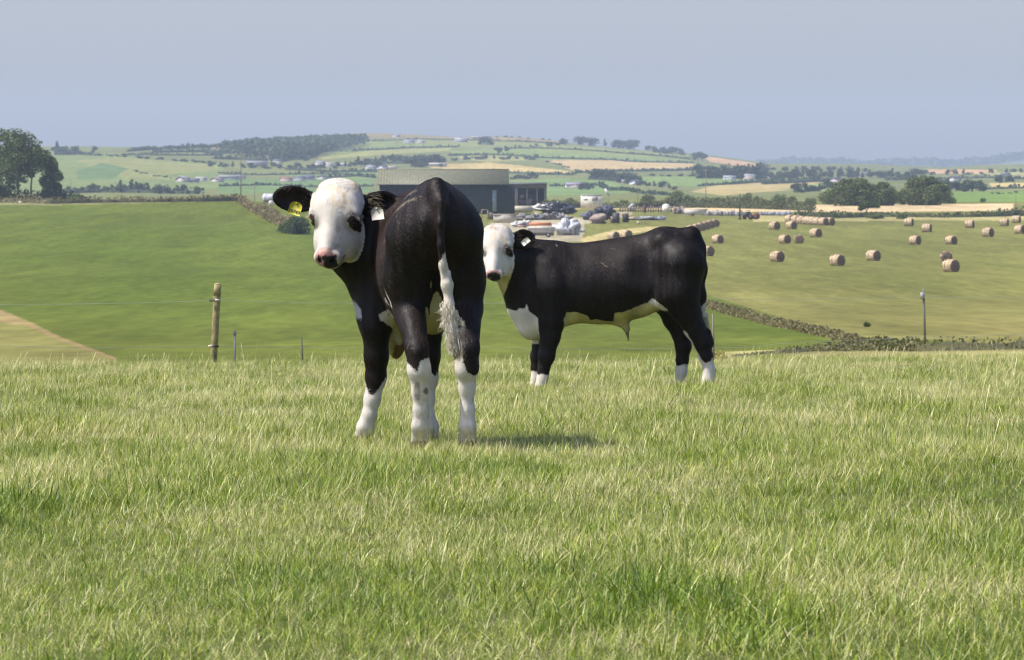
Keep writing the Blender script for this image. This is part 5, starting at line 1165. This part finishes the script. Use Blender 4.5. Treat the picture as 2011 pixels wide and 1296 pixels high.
mb = MB(); mb.lump((-8*S, 2, 18*S), (5*S, .8, 4*S), (.42, .33, .24), .15, 1); mb.lump((-7*S, 1.5, 8*S), (8*S, 1, 8*S), (.10, .05, .06), .25, 2); mb.lump((16*S, 2, 12*S), (11*S, 1, 12*S), (.018, .02, .022), .25, 3); mb.lump((8*S, 1.0, 7*S), (4*S, .6, 9*S), (.26, .19, .17), .2, 4)
o = mb.build('stored_sacks', M_paint, lean); 
def thing_at(u, v, name, label, cat, mb, mat=None, group=None, d0=500, d1=1100, rz=0, smooth=False):
    p, S = at(u, v, d0, d1); me = mb(S).mesh(name, smooth); o = link_mesh(name, me, mat or M_paint); o.location = p; o.rotation_euler = (0, 0, rz); return tag(o, label, cat, group)
def heap(items):
    def f(S):
        mb = MB()
        for i, (x, z, rx, rz_, col) in enumerate(items): mb.lump((x*S, (i % 3-1)*.35*rx*S, z*S), (rx*S, rx*S*.8, rz_*S), col, .42, i+3, 16, 11)
        if len(items) > 5:
            rs_ = np.random.default_rng(len(items)); PAL = [(.05, .05, .06), (.30, .28, .26), (.16, .10, .07), (.45, .43, .40), (.10, .12, .17), (.22, .18, .14), (.02, .02, .02)]
            for k in range(46):
                x, z, rx, rz_, col = items[rs_.integers(len(items))]; a_ = rs_.uniform(0, math.pi); rr = rs_.uniform(.5, 1.05)
                c_ = ((x+math.cos(a_)*rx*rr)*S, -rx*S*rs_.uniform(.2, .85), (z*.8+math.sin(a_)*rz_*rr*.8)*S)
                if k % 3 == 0: mb.tube(c_, (c_[0]+rs_.uniform(-5, 5)*S, c_[1]-.5*S, c_[2]+rs_.uniform(-2, 3)*S), .35*S, .3*S, PAL[rs_.integers(7)], 6)
                else: mb.box(c_, (rs_.uniform(1.2, 4.5)*S, rs_.uniform(1, 3)*S, rs_.uniform(.8, 3)*S), PAL[rs_.integers(7)], rs_.uniform(0, 3), rs_.uniform(-.5, .5), rs_.uniform(-.5, .5))
        return mb
    return f
def boxy(items):
    def f(S):
        mb = MB()
        for (x, z, w_, h_, dp, col, rz_) in items: mb.box((x*S, 0, z*S), (w_*S, dp*S, h_*S), col, rz_)
        return mb
    return f
BK = (.020, .022, .028); GY = (.20, .20, .22); WH = (.62, .60, .56)
thing_at(977, 412, 'water_barrel', 'bright blue barrel standing against the barn wall', 'barrel', lambda S: MB().tube((0, 0, 0), (0, 0, 8*S), 6.5*S, 6.5*S, (.08, .20, .62), 14).tube((0, 0, 8*S), (0, 0, 8.8*S), 7*S, 7*S, (.10, .24, .66), 14))
thing_at(1021, 418, 'feed_tank', 'long beige rounded tank lying in front of the open shed', 'tank', lambda S: MB().tube((-23*S, 0, 7*S), (23*S, 0, 7*S), 6.5*S, 6.5*S, (.50, .44, .35), 14).lump((-23*S, 0, 7*S), (4*S, 6.5*S, 6.5*S), (.50, .44, .35), 0, 1).lump((23*S, 0, 7*S), (4*S, 6.5*S, 6.5*S), (.48, .42, .34), 0, 1).box((-12*S, 0, 1*S), (3*S, 12*S, 3*S), (.1, .1, .1)).box((12*S, 0, 1*S), (3*S, 12*S, 3*S), (.1, .1, .1)))
thing_at(992, 438, 'concrete_wall', 'low beige concrete yard wall behind the smaller calf head', 'wall', boxy([(0, 8, 46, 17, 4, (.46, .41, .34), .1), (0, 17, 48, 1.5, 6, (.52, .47, .40), .1)]))
thing_at(952, 432, 'trough', 'brown wooden crate-like trough at the barn corner', 'trough', boxy([(0, 20, 14, 2, 8, (.24, .19, .13), 0), (-6, 10, 2, 20, 8, (.2, .16, .11), 0), (6, 10, 2, 20, 8, (.28, .23, .17), 0), (12, 8, 8, 14, 8, (.16, .12, .09), .2)]))
thing_at(1018, 432, 'rubble_heap', 'grey and brown rubble heap in front of the beige tank', 'heap', heap([(0, 3, 16, 5, (.28, .25, .21)), (18, 4, 12, 6, (.20, .18, .17)), (-10, 2, 9, 4, (.36, .32, .26)), (8, 7, 7, 4, GY)]))
thing_at(1095, 420, 'silage_heap', 'black plastic covered silage heap weighted with tyres in the yard', 'heap', heap([(-8, 8, 24, 10, BK), (10, 8, 22, 10, (.028, .032, .045)), (0, 15, 15, 6, BK), (-14, 15, 10, 5, (.05, .055, .07)), (24, 5, 10, 7, BK), (3, 20, 7, 4, (.07, .08, .10)), (4, 13, 2.2, 2.2, (.70, .65, .6)), (-20, 5, 6, 4, (.05, .05, .06)), (14, 17, 6, 4, (.09, .10, .12))]), M_plastic)
for i, (u, v) in enumerate(((1078, 417), (1090, 419), (1104, 418), (1116, 421))):
    def ty(S):
        mb = MB(); n = 16; R1 = 3.6*S; r1 = 1.2*S; V = [((R1+r1*math.cos(b))*math.cos(a), (r1*math.sin(b)), (R1+r1*math.cos(b))*math.sin(a)+R1) for a in np.arange(n)*2*math.pi/n for b in np.arange(8)*2*math.pi/8]
        return mb.add(np.array(V), [[i*8+j, i*8+(j+1) % 8, ((i+1) % n)*8+(j+1) % 8, ((i+1) % n)*8+j] for i in range(n) for j in range(8)], c=(.022, .022, .024))
    thing_at(u, v, 'tyre', 'old black tyre leaning against the foot of the covered silage heap', 'tyre', ty, M_paint, 'tyres by the silage heap')
thing_at(1060, 413, 'plastic_sheet', 'crumpled white plastic sheet lying on the left end of the silage heap', 'sheet', heap([(-4, 5, 8, 6, WH), (6, 8, 9, 4, (.66, .64, .60)), (12, 9, 6, 2.5, (.6, .58, .55))]), M_plastic)
thing_at(1058, 432, 'scrap_pile', 'grey jumble of scrap metal in front of the black silage heap', 'scrap', heap([(-12, 4, 9, 6, (.17, .16, .17)), (4, 5, 13, 7, (.14, .14, .16)), (22, 5, 14, 7, (.22, .19, .18)), (-4, 10, 3.5, 3, (.45, .42, .40)), (38, 6, 9, 6, (.25, .24, .24)), (50, 4, 8, 7, (.30, .28, .26)), (30, 11, 7, 4, (.10, .10, .12)), (58, 2, 9, 5, (.33, .29, .24))]))
thing_at(1024, 446, 'fertiliser_bags', 'white bulging bags piled behind the small calf ear', 'bags', heap([(-12, 5, 6, 5, (.58, .57, .56)), (0, 8, 8, 5, (.45, .43, .42)), (10, 8, 7, 5, (.56, .54, .56)), (2, 2, 10, 3, (.36, .22, .20))]), M_plastic)
trailer = empty('flat_trailer', at(1063, 466)[0]); S = at(1063, 466)[1]; tag(trailer, 'pale flat trailer with an orange top rail beside the grey wrapped stack', 'trailer')
boxy([(0, 13, 52, 8, 24, (.50, .46, .42), 0), (0, 19, 56, 4, 26, (.66, .62, .58), 0), (0, 6, 50, 6, 18, (.20, .18, .17), 0)])(S).build('bed', M_paint, trailer); boxy([(-2, 26, 44, 6, 20, (.52, .17, .07), 0)])(S).build('orange_rail', M_paint, trailer)
for x in (-16, 14): MB().tube((x*S, -13*S, 4*S), (x*S, -10*S, 4*S), 4.5*S, 4.5*S, (.03, .03, .03), 14).tube((x*S, -13.4*S, 4*S), (x*S, -13*S, 4*S), 2*S, 2*S, (.3, .3, .3), 10).build('wheel', M_paint, trailer)
thing_at(1115, 462, 'wrapped_stack', 'big stack wrapped in shiny pale grey plastic beside the flat trailer', 'stack', lambda S: heap([(-8, 12, 14, 15, (.44, .45, .47)), (8, 17, 15, 14, (.46, .47, .50)), (2, 25, 14, 7, (.52, .53, .56)), (18, 10, 7, 12, (.30, .31, .34)), (-18, 9, 6, 12, (.38, .35, .20))])(S).box((8*S, 2*S, 4*S), (30*S, 12*S, 10*S), (.05, .06, .07)), M_plastic)
thing_at(1146, 456, 'bucket', 'small grey bucket on the grass beside the wrapped stack', 'bucket', lambda S: MB().tube((0, 0, 0), (0, 0, 5*S), 2.5*S, 3.2*S, (.35, .37, .4), 12).tube((-5*S, 0, 0), (-5*S, 0, 4*S), 3*S, 3.2*S, (.16, .17, .2), 12))
cv = empty('caravan', at(1162, 410, 780, 1100)[0]); S = at(1162, 410, 780, 1100)[1]; tag(cv, 'dirty white caravan body with a dark stain near its roof, behind the scrap', 'caravan')
MB().box((0, 0, 13*S), (43*S, 20*S, 26*S), (.62, .60, .52)).build('body', M_paint, cv)
MB().box((0, 0, 26.8*S), (40*S, 20.5*S, 1.8*S), (.40, .41, .40)).build('roof', M_paint, cv)
MB().box((6*S, -10.2*S, 20*S), (11*S, .3*S, 8*S), (.27, .27, .25)).box((-12*S, -10.2*S, 19*S), (7*S, .2*S, 3*S), (.48, .47, .42)).build('window', M_paint, cv)
thing_at(1192, 400, 'leaning_panel', 'white panel leaning at an angle right of the caravan', 'panel', lambda S: MB().box((0, 0, 23*S), (4.5*S, 2*S, 16*S), (.62, .58, .55), ry=R(-32)).tube((3*S, 0, 0), (3*S, 0, 17*S), .6*S, .6*S, (.25, .2, .15), 6), d0=780)
thing_at(1178, 432, 'scrap_pile', 'dark blue-black scrap heap in the middle of the yard', 'scrap', heap([(-24, 8, 10, 7, (.10, .10, .17)), (-10, 12, 13, 9, (.025, .028, .04)), (8, 14, 14, 10, (.022, .022, .035)), (16, 20, 9, 6, (.05, .05, .09)), (-2, 20, 9, 5, (.03, .035, .05)), (-18, 4, 10, 5, (.16, .15, .26)), (24, 8, 7, 9, (.03, .03, .03))]))
thing_at(1176, 439, 'rusty_bin', 'rust-brown rounded skip in front of the dark scrap heap', 'skip', lambda S: MB().lump((0, 0, 10*S), (17*S, 11*S, 10*S), (.26, .19, .16), .12, 4).box((0, 0, 2*S), (28*S, 14*S, 4*S), (.05, .04, .04)).lump((6*S, -4*S, 14*S), (9*S, 7*S, 5*S), (.34, .27, .23), .2, 6))
thing_at(1210, 438, 'oil_drum', 'dark upright drum between the rusty skip and the small block', 'drum', lambda S: MB().tube((0, 0, 0), (0, 0, 20*S), 7*S, 7*S, (.06, .05, .055), 14).tube((0, 0, 8*S), (0, 0, 9*S), 7.5*S, 7.5*S, (.09, .07, .07), 14).tube((-8*S, 0, 0), (-8*S, 0, 13*S), 3*S, 3*S, (.22, .15, .10), 8))
thing_at(1228, 437, 'pallet_box', 'brown topped dark box at the right end of the scrap', 'box', boxy([(0, 8, 9, 15, 9, (.03, .03, .035), .3), (-1, 17, 14, 4, 9, (.42, .30, .20), .2), (6, 10, 1.5, 18, 8, (.22, .17, .08), .2)]))
thing_at(1268, 432, 'pipe_pile', 'low grey pile of pipes and sheets lying on the grass right of the scrap', 'pile', lambda S: heap([(-22, 3, 13, 3, (.40, .35, .28)), (0, 4, 16, 4, (.30, .31, .30)), (20, 3, 13, 3.5, (.10, .11, .13)), (32, 3, 8, 3, (.20, .22, .25))])(S).tube((-10*S, -6*S, 3*S), (34*S, -6*S, 3*S), 1*S, 1*S, (.25, .26, .28), 8))
thing_at(1254, 440, 'marker_block', 'small pale yellow block on the grass below the grey pile', 'block', boxy([(0, 2.5, 6, 5, 4, (.55, .52, .30), .3), (0, 5.5, 3, 2, 3, (.5, .47, .26), .5)]))
thing_at(1240, 415, 'cement_mixer', 'small pale grey machine standing in front of the rusty railings', 'machine', lambda S: heap([(0, 6, 5, 6, (.40, .40, .44)), (2, 12, 4, 4, (.34, .34, .40))])(S).box((0, 0, 1.5*S), (9*S, 6*S, 3*S), (.15, .14, .14)))
def railings(S):
    mb = MB(); rs = np.random.default_rng(3)
    for i in range(26): mb.box(((-62+i*5)*S, 0, 6*S), (2.6*S, .5*S, (11+rs.uniform(-3, 3))*S), np.array((.20, .14, .10))*rs.uniform(.6, 1.5))
    for z in (3, 9): mb.box((0, .5*S, z*S), (130*S, .4*S, 1*S), (.16, .10, .07))
    return mb
thing_at(1280, 417, 'rusty_railings', 'run of rusty brown railings and boards behind the yard grass', 'fence', railings)
thing_at(1267, 418, 'gate_post', 'dark brown upright post in the middle of the rusty railings', 'post', boxy([(0, 9, 4, 19, 3, (.09, .05, .045), 0), (0, 18.6, 5, 1, 4, (.12, .07, .06), 0)]))
thing_at(1308, 418, 'water_tank', 'rounded cream plastic tank standing by the railings', 'tank', lambda S: MB().tube((0, 0, 1*S), (0, 0, 14*S), 7.5*S, 7.5*S, (.66, .64, .54), 18).lump((0, 0, 14*S), (7.5*S, 7.5*S, 3.5*S), (.66, .64, .54), 0, 1).tube((0, 0, 17*S), (0, 0, 18.3*S), 2*S, 2*S, (.4, .4, .35), 10), smooth=False)
def trough_boat(S):
    mb = MB(); A = np.array([[-24, 5, 13], [25, 5, 14], [15, 4, 2], [-21, 4, 1.5], [-24, -5, 13], [25, -5, 14], [15, -4, 2], [-21, -4, 1.5]], float)*S
    mb.add(A, [[4, 7, 6, 5], [0, 1, 2, 3], [0, 3, 7, 4], [1, 5, 6, 2], [3, 2, 6, 7], [0, 4, 5, 1]], c=(.66, .61, .56)); mb.box((0, -5.2*S, 13*S), (48*S, .6*S, 1.2*S), (.70, .68, .66)); mb.tube((-6*S, -6*S, 2*S), (-6*S, -4*S, 2*S), 3*S, 3*S, (.05, .05, .05), 12); return mb
thing_at(1366, 424, 'tipping_trailer', 'white boat-shaped trailer tub standing on the yard grass', 'trailer', trough_boat)
thing_at(1398, 421, 'metal_sheet', 'dark grey slanted metal sheet just right of the white trailer tub', 'sheet', lambda S: MB().box((0, 0, 5*S), (28*S, 10*S, 1.5*S), (.12, .12, .12), ry=R(-16)).box((-10*S, 0, 1.5*S), (3*S, 8*S, 3*S), (.08, .08, .08)))
def stonewall(x0, x1, h, c, seed):
    def f(S):
        mb = MB(); rs = np.random.default_rng(seed); x = x0
        while x < x1: w_ = rs.uniform(4, 9); mb.lump((x*S, rs.uniform(-1, 1)*S, h*.4*S), (w_*.7*S, 4*S, h*rs.uniform(.5, .75)*S), np.array(c)*rs.uniform(.75, 1.25), .2, int(x*7) % 97, 10, 7); x += w_
        return mb
    return f
thing_at(1440, 424, 'stone_wall', 'low grey stone wall left of the broken tractor', 'wall', stonewall(-62, 16, 10, (.30, .28, .27), 1)); thing_at(1520, 423, 'stone_wall', 'low blue-grey stone wall right of the broken tractor', 'wall', stonewall(-26, 36, 7, (.26, .29, .34), 2))
thing_at(1338, 420, 'stone_wall', 'short brown stone wall between the cream tank and the white trailer tub', 'wall', stonewall(-14, 6, 13, (.24, .19, .17), 3))
thing_at(1453, 431, 'tall_post', 'tall dark post rising beside the broken tractor', 'post', boxy([(0, 25, 3.2, 50, 3, (.055, .040, .035), 0), (0, 2, 6, 5, 5, (.09, .06, .05), 0)]))
tr = empty('tractor', at(1473, 431)[0]); S = at(1473, 431)[1]; tag(tr, 'old derelict tractor with a white cab and red-brown back', 'tractor')
MB().box((-6*S, 0, 9*S), (16*S, 7*S, 8*S), (.06, .06, .075)).lump((-3*S, 0, 11*S), (6*S, 4*S, 4*S), (.09, .09, .11), .2, 3).build('body', M_paint, tr)
MB().box((-5*S, 0, 18*S), (10*S, 8*S, 1.6*S), (.55, .52, .47), taper=.8).box((-9*S, 0, 14*S), (1*S, 7*S, 7*S), (.45, .42, .38)).box((-1*S, 0, 14*S), (1*S, 7*S, 7*S), (.3, .28, .26)).build('cab', M_paint, tr)
MB().lump((11*S, 0, 6*S), (8*S, 5*S, 6*S), (.17, .055, .035), .2, 9).build('rear_body', M_paint, tr)
for x, r_ in ((-11, 4), (1, 5), (12, 4)): MB().tube((x*S, -6*S, r_*S), (x*S, -3.5*S, r_*S), r_*S, r_*S, (.025, .023, .025), 16).tube((x*S, -6.3*S, r_*S), (x*S, -6*S, r_*S), r_*.45*S, r_*.45*S, (.14, .06, .04), 10).build('wheel', M_paint, tr)
thing_at(1400, 403, 'road_sign_board', 'small pale blue upright board between the bushes', 'board', boxy([(0, 10, 3, 12, 1, (.36, .40, .48), 0), (5, 7, 1, 14, 1, (.4, .42, .45), 0)]), d0=780) if False else None
for (u, v, h, D0, l) in ((473, 386, 92, 780, 'tall wooden utility pole on the left field ridge with a hillside behind it'), (461, 388, 26, 780, 'short leaning pole next to the tall utility pole'), (1386, 404, 72, 780, 'thin utility pole rising from the bushes right of the barn'), (1252, 403, 40, 780, 'short utility pole left of the round green bush'), (686, 392, 60, 780, 'thin faint pole just above the calf poll'), (1995, 420, 58, 600, 'thin pole near the right edge by the green field'), (1684, 425, 12, 700, 'stubby post in front of the straw strip'), (139, 388, 40, 700, 'faint thin pole right of the dark bushy tree'), (500, 392, 45, 780, 'faint thin pole above the white wrapped bales')):
    def pole(S, h=h):
        mb = MB(); r_ = (.9 if h > 80 else .7 if h > 60 else .45)*S; mb.tube((0, 0, -.2), (0, 0, h*S), r_*1.2, r_*.8, (.20, .17, .13), 8)
        if h > 55: mb.box((0, 0, (h-4)*S), (7*S, .12, .12), (.2, .17, .13)); mb.tube((-3*S, 0, (h-4)*S), (-3*S, 0, (h-2)*S), .06, .05, (.4, .4, .4), 6); mb.tube((3*S, 0, (h-4)*S), (3*S, 0, (h-2)*S), .06, .05, (.4, .4, .4), 6)
        return mb
    thing_at(u, v, 'utility_pole' if h > 20 else 'post', l, 'pole', pole, M_wood, None, D0, 1100)
thing_at(529, 394, 'wrapped_bale', 'white plastic wrapped bale on the bank beside the calf ear', 'bale', lambda S: MB().tube((-10*S, 2, 9*S), (14*S, 0, 9*S), 8.5*S, 8.5*S, (.40, .42, .47), 20).lump((-10*S, 1.5, 9*S), (4*S, 8*S, 8.5*S), (.74, .70, .70), .05, 1, 16, 10), M_plastic, 'white wrapped bales', 600, 1100, 0, True)
thing_at(532, 404, 'wrapped_bale', 'small white rounded bag below the white wrapped bale', 'bag', lambda S: MB().lump((0, 0, 5*S), (4.5*S, 4*S, 6*S), (.70, .62, .60), .08, 2, 14, 9), M_plastic, None, 500, 1100, 0, True)
thing_at(40, 400, 'feed_bucket', 'small white bucket at the foot of the left field bank', 'bucket', lambda S: MB().tube((0, 0, 0), (0, 0, 5*S), 2.6*S, 3.2*S, (.72, .66, .5), 12), M_plastic, None, 500, 1100)

# ------------------------------------------------------------------ houses across the valley
def house_parts(w_, d_, h_, rh_, wall, roof):
    b = MB(); b.box((0, 0, h_/2-1), (w_, d_, h_+2), wall)
    V = np.array([[-w_/2, -d_/2, h_], [w_/2, -d_/2, h_], [w_/2, d_/2, h_], [-w_/2, d_/2, h_], [-w_/2, 0, h_+rh_-.1], [w_/2, 0, h_+rh_-.1]]); b.add(V, [], [[0, 4, 3], [1, 2, 5]], wall)
    r = MB(); e = .3; V = np.array([[-w_/2-e, -d_/2-e, h_-.15], [w_/2+e, -d_/2-e, h_-.15], [w_/2+e, 0, h_+rh_], [-w_/2-e, 0, h_+rh_], [-w_/2-e, d_/2+e, h_-.15], [w_/2+e, d_/2+e, h_-.15]])
    V2 = V-np.array([0, 0, .2]); r.add(np.concatenate([V, V2]), [[0, 1, 2, 3], [3, 2, 5, 4], [7, 6, 9, 8], [8, 9, 10, 11], [0, 3, 9, 6], [3, 4, 10, 9], [1, 7, 8, 2], [2, 8, 11, 5], [0, 6, 7, 1], [4, 5, 11, 10]], c=roof)
    r.box((w_*.38, 0, h_+rh_+.3), (.9, .7, 1.3), wall) if h_ > 3.5 else None
    wn = MB()
    if h_ > 2.6:
        for x in np.linspace(-.34, .34, max(2, int(w_/3.2))): wn.box((x*w_, -d_/2-.03, h_*.32), (1.0, .1, 1.2), (.05, .06, .08))
        if h_ > 4:
            for x in np.linspace(-.34, .34, max(2, int(w_/3.2))): wn.box((x*w_, -d_/2-.03, h_*.75), (1.0, .1, 1.1), (.05, .06, .08))
    return b, r, wn
HWT = (.52, .49, .46); HGR = (.42, .42, .46); SLATE = (.14, .145, .19); RED = (.40, .18, .15)
HOUSES = [(359, 357, 22, 7, 6, HWT, (.5, .46, .46), 70, 'white gabled farmhouse alone in the left valley'), (395, 355, 18, 6, 2, HWT, (.6, .6, .58), 8, 'low white farm shed right of the gabled farmhouse'), (426, 357, 9, 5, 4, HWT, (.45, .32, .3), 60, 'small white cottage by the left valley road'), (450, 352, 40, 6, 2, (.45, .46, .48), (.42, .44, .46), 5, 'long pale grey farm shed left of the tall pole'), (380, 358, 14, 4, 3, HGR, SLATE, 0, 'grey outbuilding between the white farm buildings'),
 (505, 324, 40, 5, 4, HGR, (.35, .34, .38), 5, 'long grey building under the hill wood'), (525, 314, 10, 6, 5, HWT, (.4, .4, .42), 80, 'white house at the edge of the hill wood'), (545, 322, 14, 7, 4, (.55, .55, .42), SLATE, 20, 'cream and green house among trees below the wood'),
 (470, 351, 8, 5, 3, HWT, HGR, 60, 'tiny white hut right of the tall pole'), (562, 356, 14, 5, 4, (.6, .42, .42), RED, 15, 'pink-walled cottage behind the calf head'), (588, 355, 14, 6, 4, HGR, SLATE, 10, 'grey terrace left of the calf poll'), (606, 353, 22, 6, 4, HGR, SLATE, -5, 'long grey terrace behind the calf poll'), (634, 352, 8, 6, 3, HWT, SLATE, 70, 'white gabled end of the valley hamlet'), (628, 324, 0+11, 5, 4, HWT, HGR, 30, 'small white cottage at the foot of the yellow-green slope'),
 (645, 327, 12, 6, 3, HWT, (.6, .58, .56), 10, 'cream cottage with pale roof left of centre'), (673, 327, 28, 4, 3, (.55, .57, .55), (.6, .6, .58), 4, 'long pale shed left of centre'), (727, 334, 12, 7, 4, HWT, (.5, .48, .54), 40, 'white house with mauve roof above the barn left end'), (752, 333, 14, 6, 4, (.62, .58, .62), SLATE, 60, 'white and slate house beside the mauve roofed one'), (770, 333, 11, 4, 3, (.6, .52, .42), (.5, .45, .38), 5, 'small sandy cottage above the barn left end'), (860, 327, 34, 5, 3, (.62, .56, .48), (.6, .56, .5), 2, 'long cream building above the barn roof'),
 (803, 281, 20, 5, 3, HGR, (.40, .40, .48), 10, 'mauve grey hilltop building on the left'), (826, 281, 14, 4, 3, HWT, (.52, .52, .54), 20, 'white cottage near the hilltop'), (905, 279, 24, 6, 4, (.30, .33, .42), (.58, .58, .60), 12, 'blue-grey hilltop farm shed with pale roof'), (938, 273, 26, 4, 2, (.52, .46, .44), (.45, .42, .42), 3, 'long low stone house on the hill brow'), (778, 269, 8, 3, 3, HWT, HGR, 40, 'tiny white house on the skyline'), (952, 277, 10, 5, 4, HWT, SLATE, 60, 'white gable among the hilltop trees'),
 (1128, 368, 34, 7, 4, (.68, .55, .55), (.40, .34, .46), 6, 'long pink-white farm building right of the barn'), (1248, 362, 16, 6, 4, (.62, .62, .70), SLATE, 65, 'pale blue-white gable below the valley clumps'), (1232, 360, 18, 4, 3, HGR, (.4, .38, .46), 0, 'mauve roofed shed beside the pale gable'),
 (1432, 353, 22, 6, 3, (.55, .56, .58), (.45, .48, .5), 8, 'grey green farm shed under the dark tree belt'), (1470, 352, 24, 8, 4, (.72, .60, .56), (.5, .5, .54), 15, 'pink-white farmhouse under the dark tree belt'), (1510, 350, 10, 5, 4, (.66, .56, .56), SLATE, 10, 'small pink cottage right of the farmhouse'), (1494, 326, 10, 4, 3, (.6, .5, .4), (.4, .34, .3), 30, 'tiny stone house by the skyline trees'),
 (1640, 358, 9, 7, 4, (.72, .60, .60), SLATE, 70, 'small pink gable left of the big green clump'), (1692, 345, 14, 4, 3, HWT, HGR, 10, 'faint white house in the blue woods'), (1874, 356, 8, 7, 4, HWT, SLATE, 60, 'white gable just right of the bright green tree'), (1975, 345, 12, 3, 3, HGR, SLATE, 0, 'faint grey farm at the far right')]
for (u, v, wpx, hpx, rpx, wall, roof, turn, lab) in HOUSES:
    p = hit(u, v, 1150, 4800); S = p.y/F; turn_ = R(turn); w_ = wpx*S/(abs(math.cos(turn_))*.9+abs(math.sin(turn_))*.45+.05); w_ = max(w_, 5)
    root = empty('farm_building' if 'shed' in lab or 'building' in lab else 'house', p, turn_); tag(root, lab, 'building' if 'shed' in lab or 'building' in lab else 'house')
    wall = np.array(wall)*.85; roof = np.array(roof)*.6
    b, r, wn = house_parts(w_, max(w_*.45, 4.5) if w_ < 14 else 7, hpx*S*.62+.6, rpx*S*.8, wall, roof)
    b.build('wall', M_paint, root); r.build('roof', M_paint, root)
    if wn.n: wn.build('windows', M_paint, root)

# ------------------------------------------------------------------ air
hz = MB(); hz.box((0, 4870, 200), (7000, 10160, 700), (1, 1, 1))
zmin = float(ZZ.min())-1.0
me = hz.mesh('haze'); co = np.array([v.co[:] for v in me.vertices]); co[:, 2] = np.where(co[:, 2] < 0, zmin, 205.0)
me.vertices.foreach_set('co', co.astype(np.float32).ravel()); me.update()
m, nt, o = new_mat('thin_air_haze')
pv = node(nt, 'ShaderNodeVolumePrincipled'); pv.inputs['Density'].default_value = HAZE_DENSITY
pv.inputs['Color'].default_value = (.72, .85, 1.0, 1); pv.inputs['Anisotropy'].default_value = 0.0
nt.links.new(pv.outputs[0], o.inputs['Volume'])
haze = link_mesh('haze', me, m); tag(haze, kind='stuff')
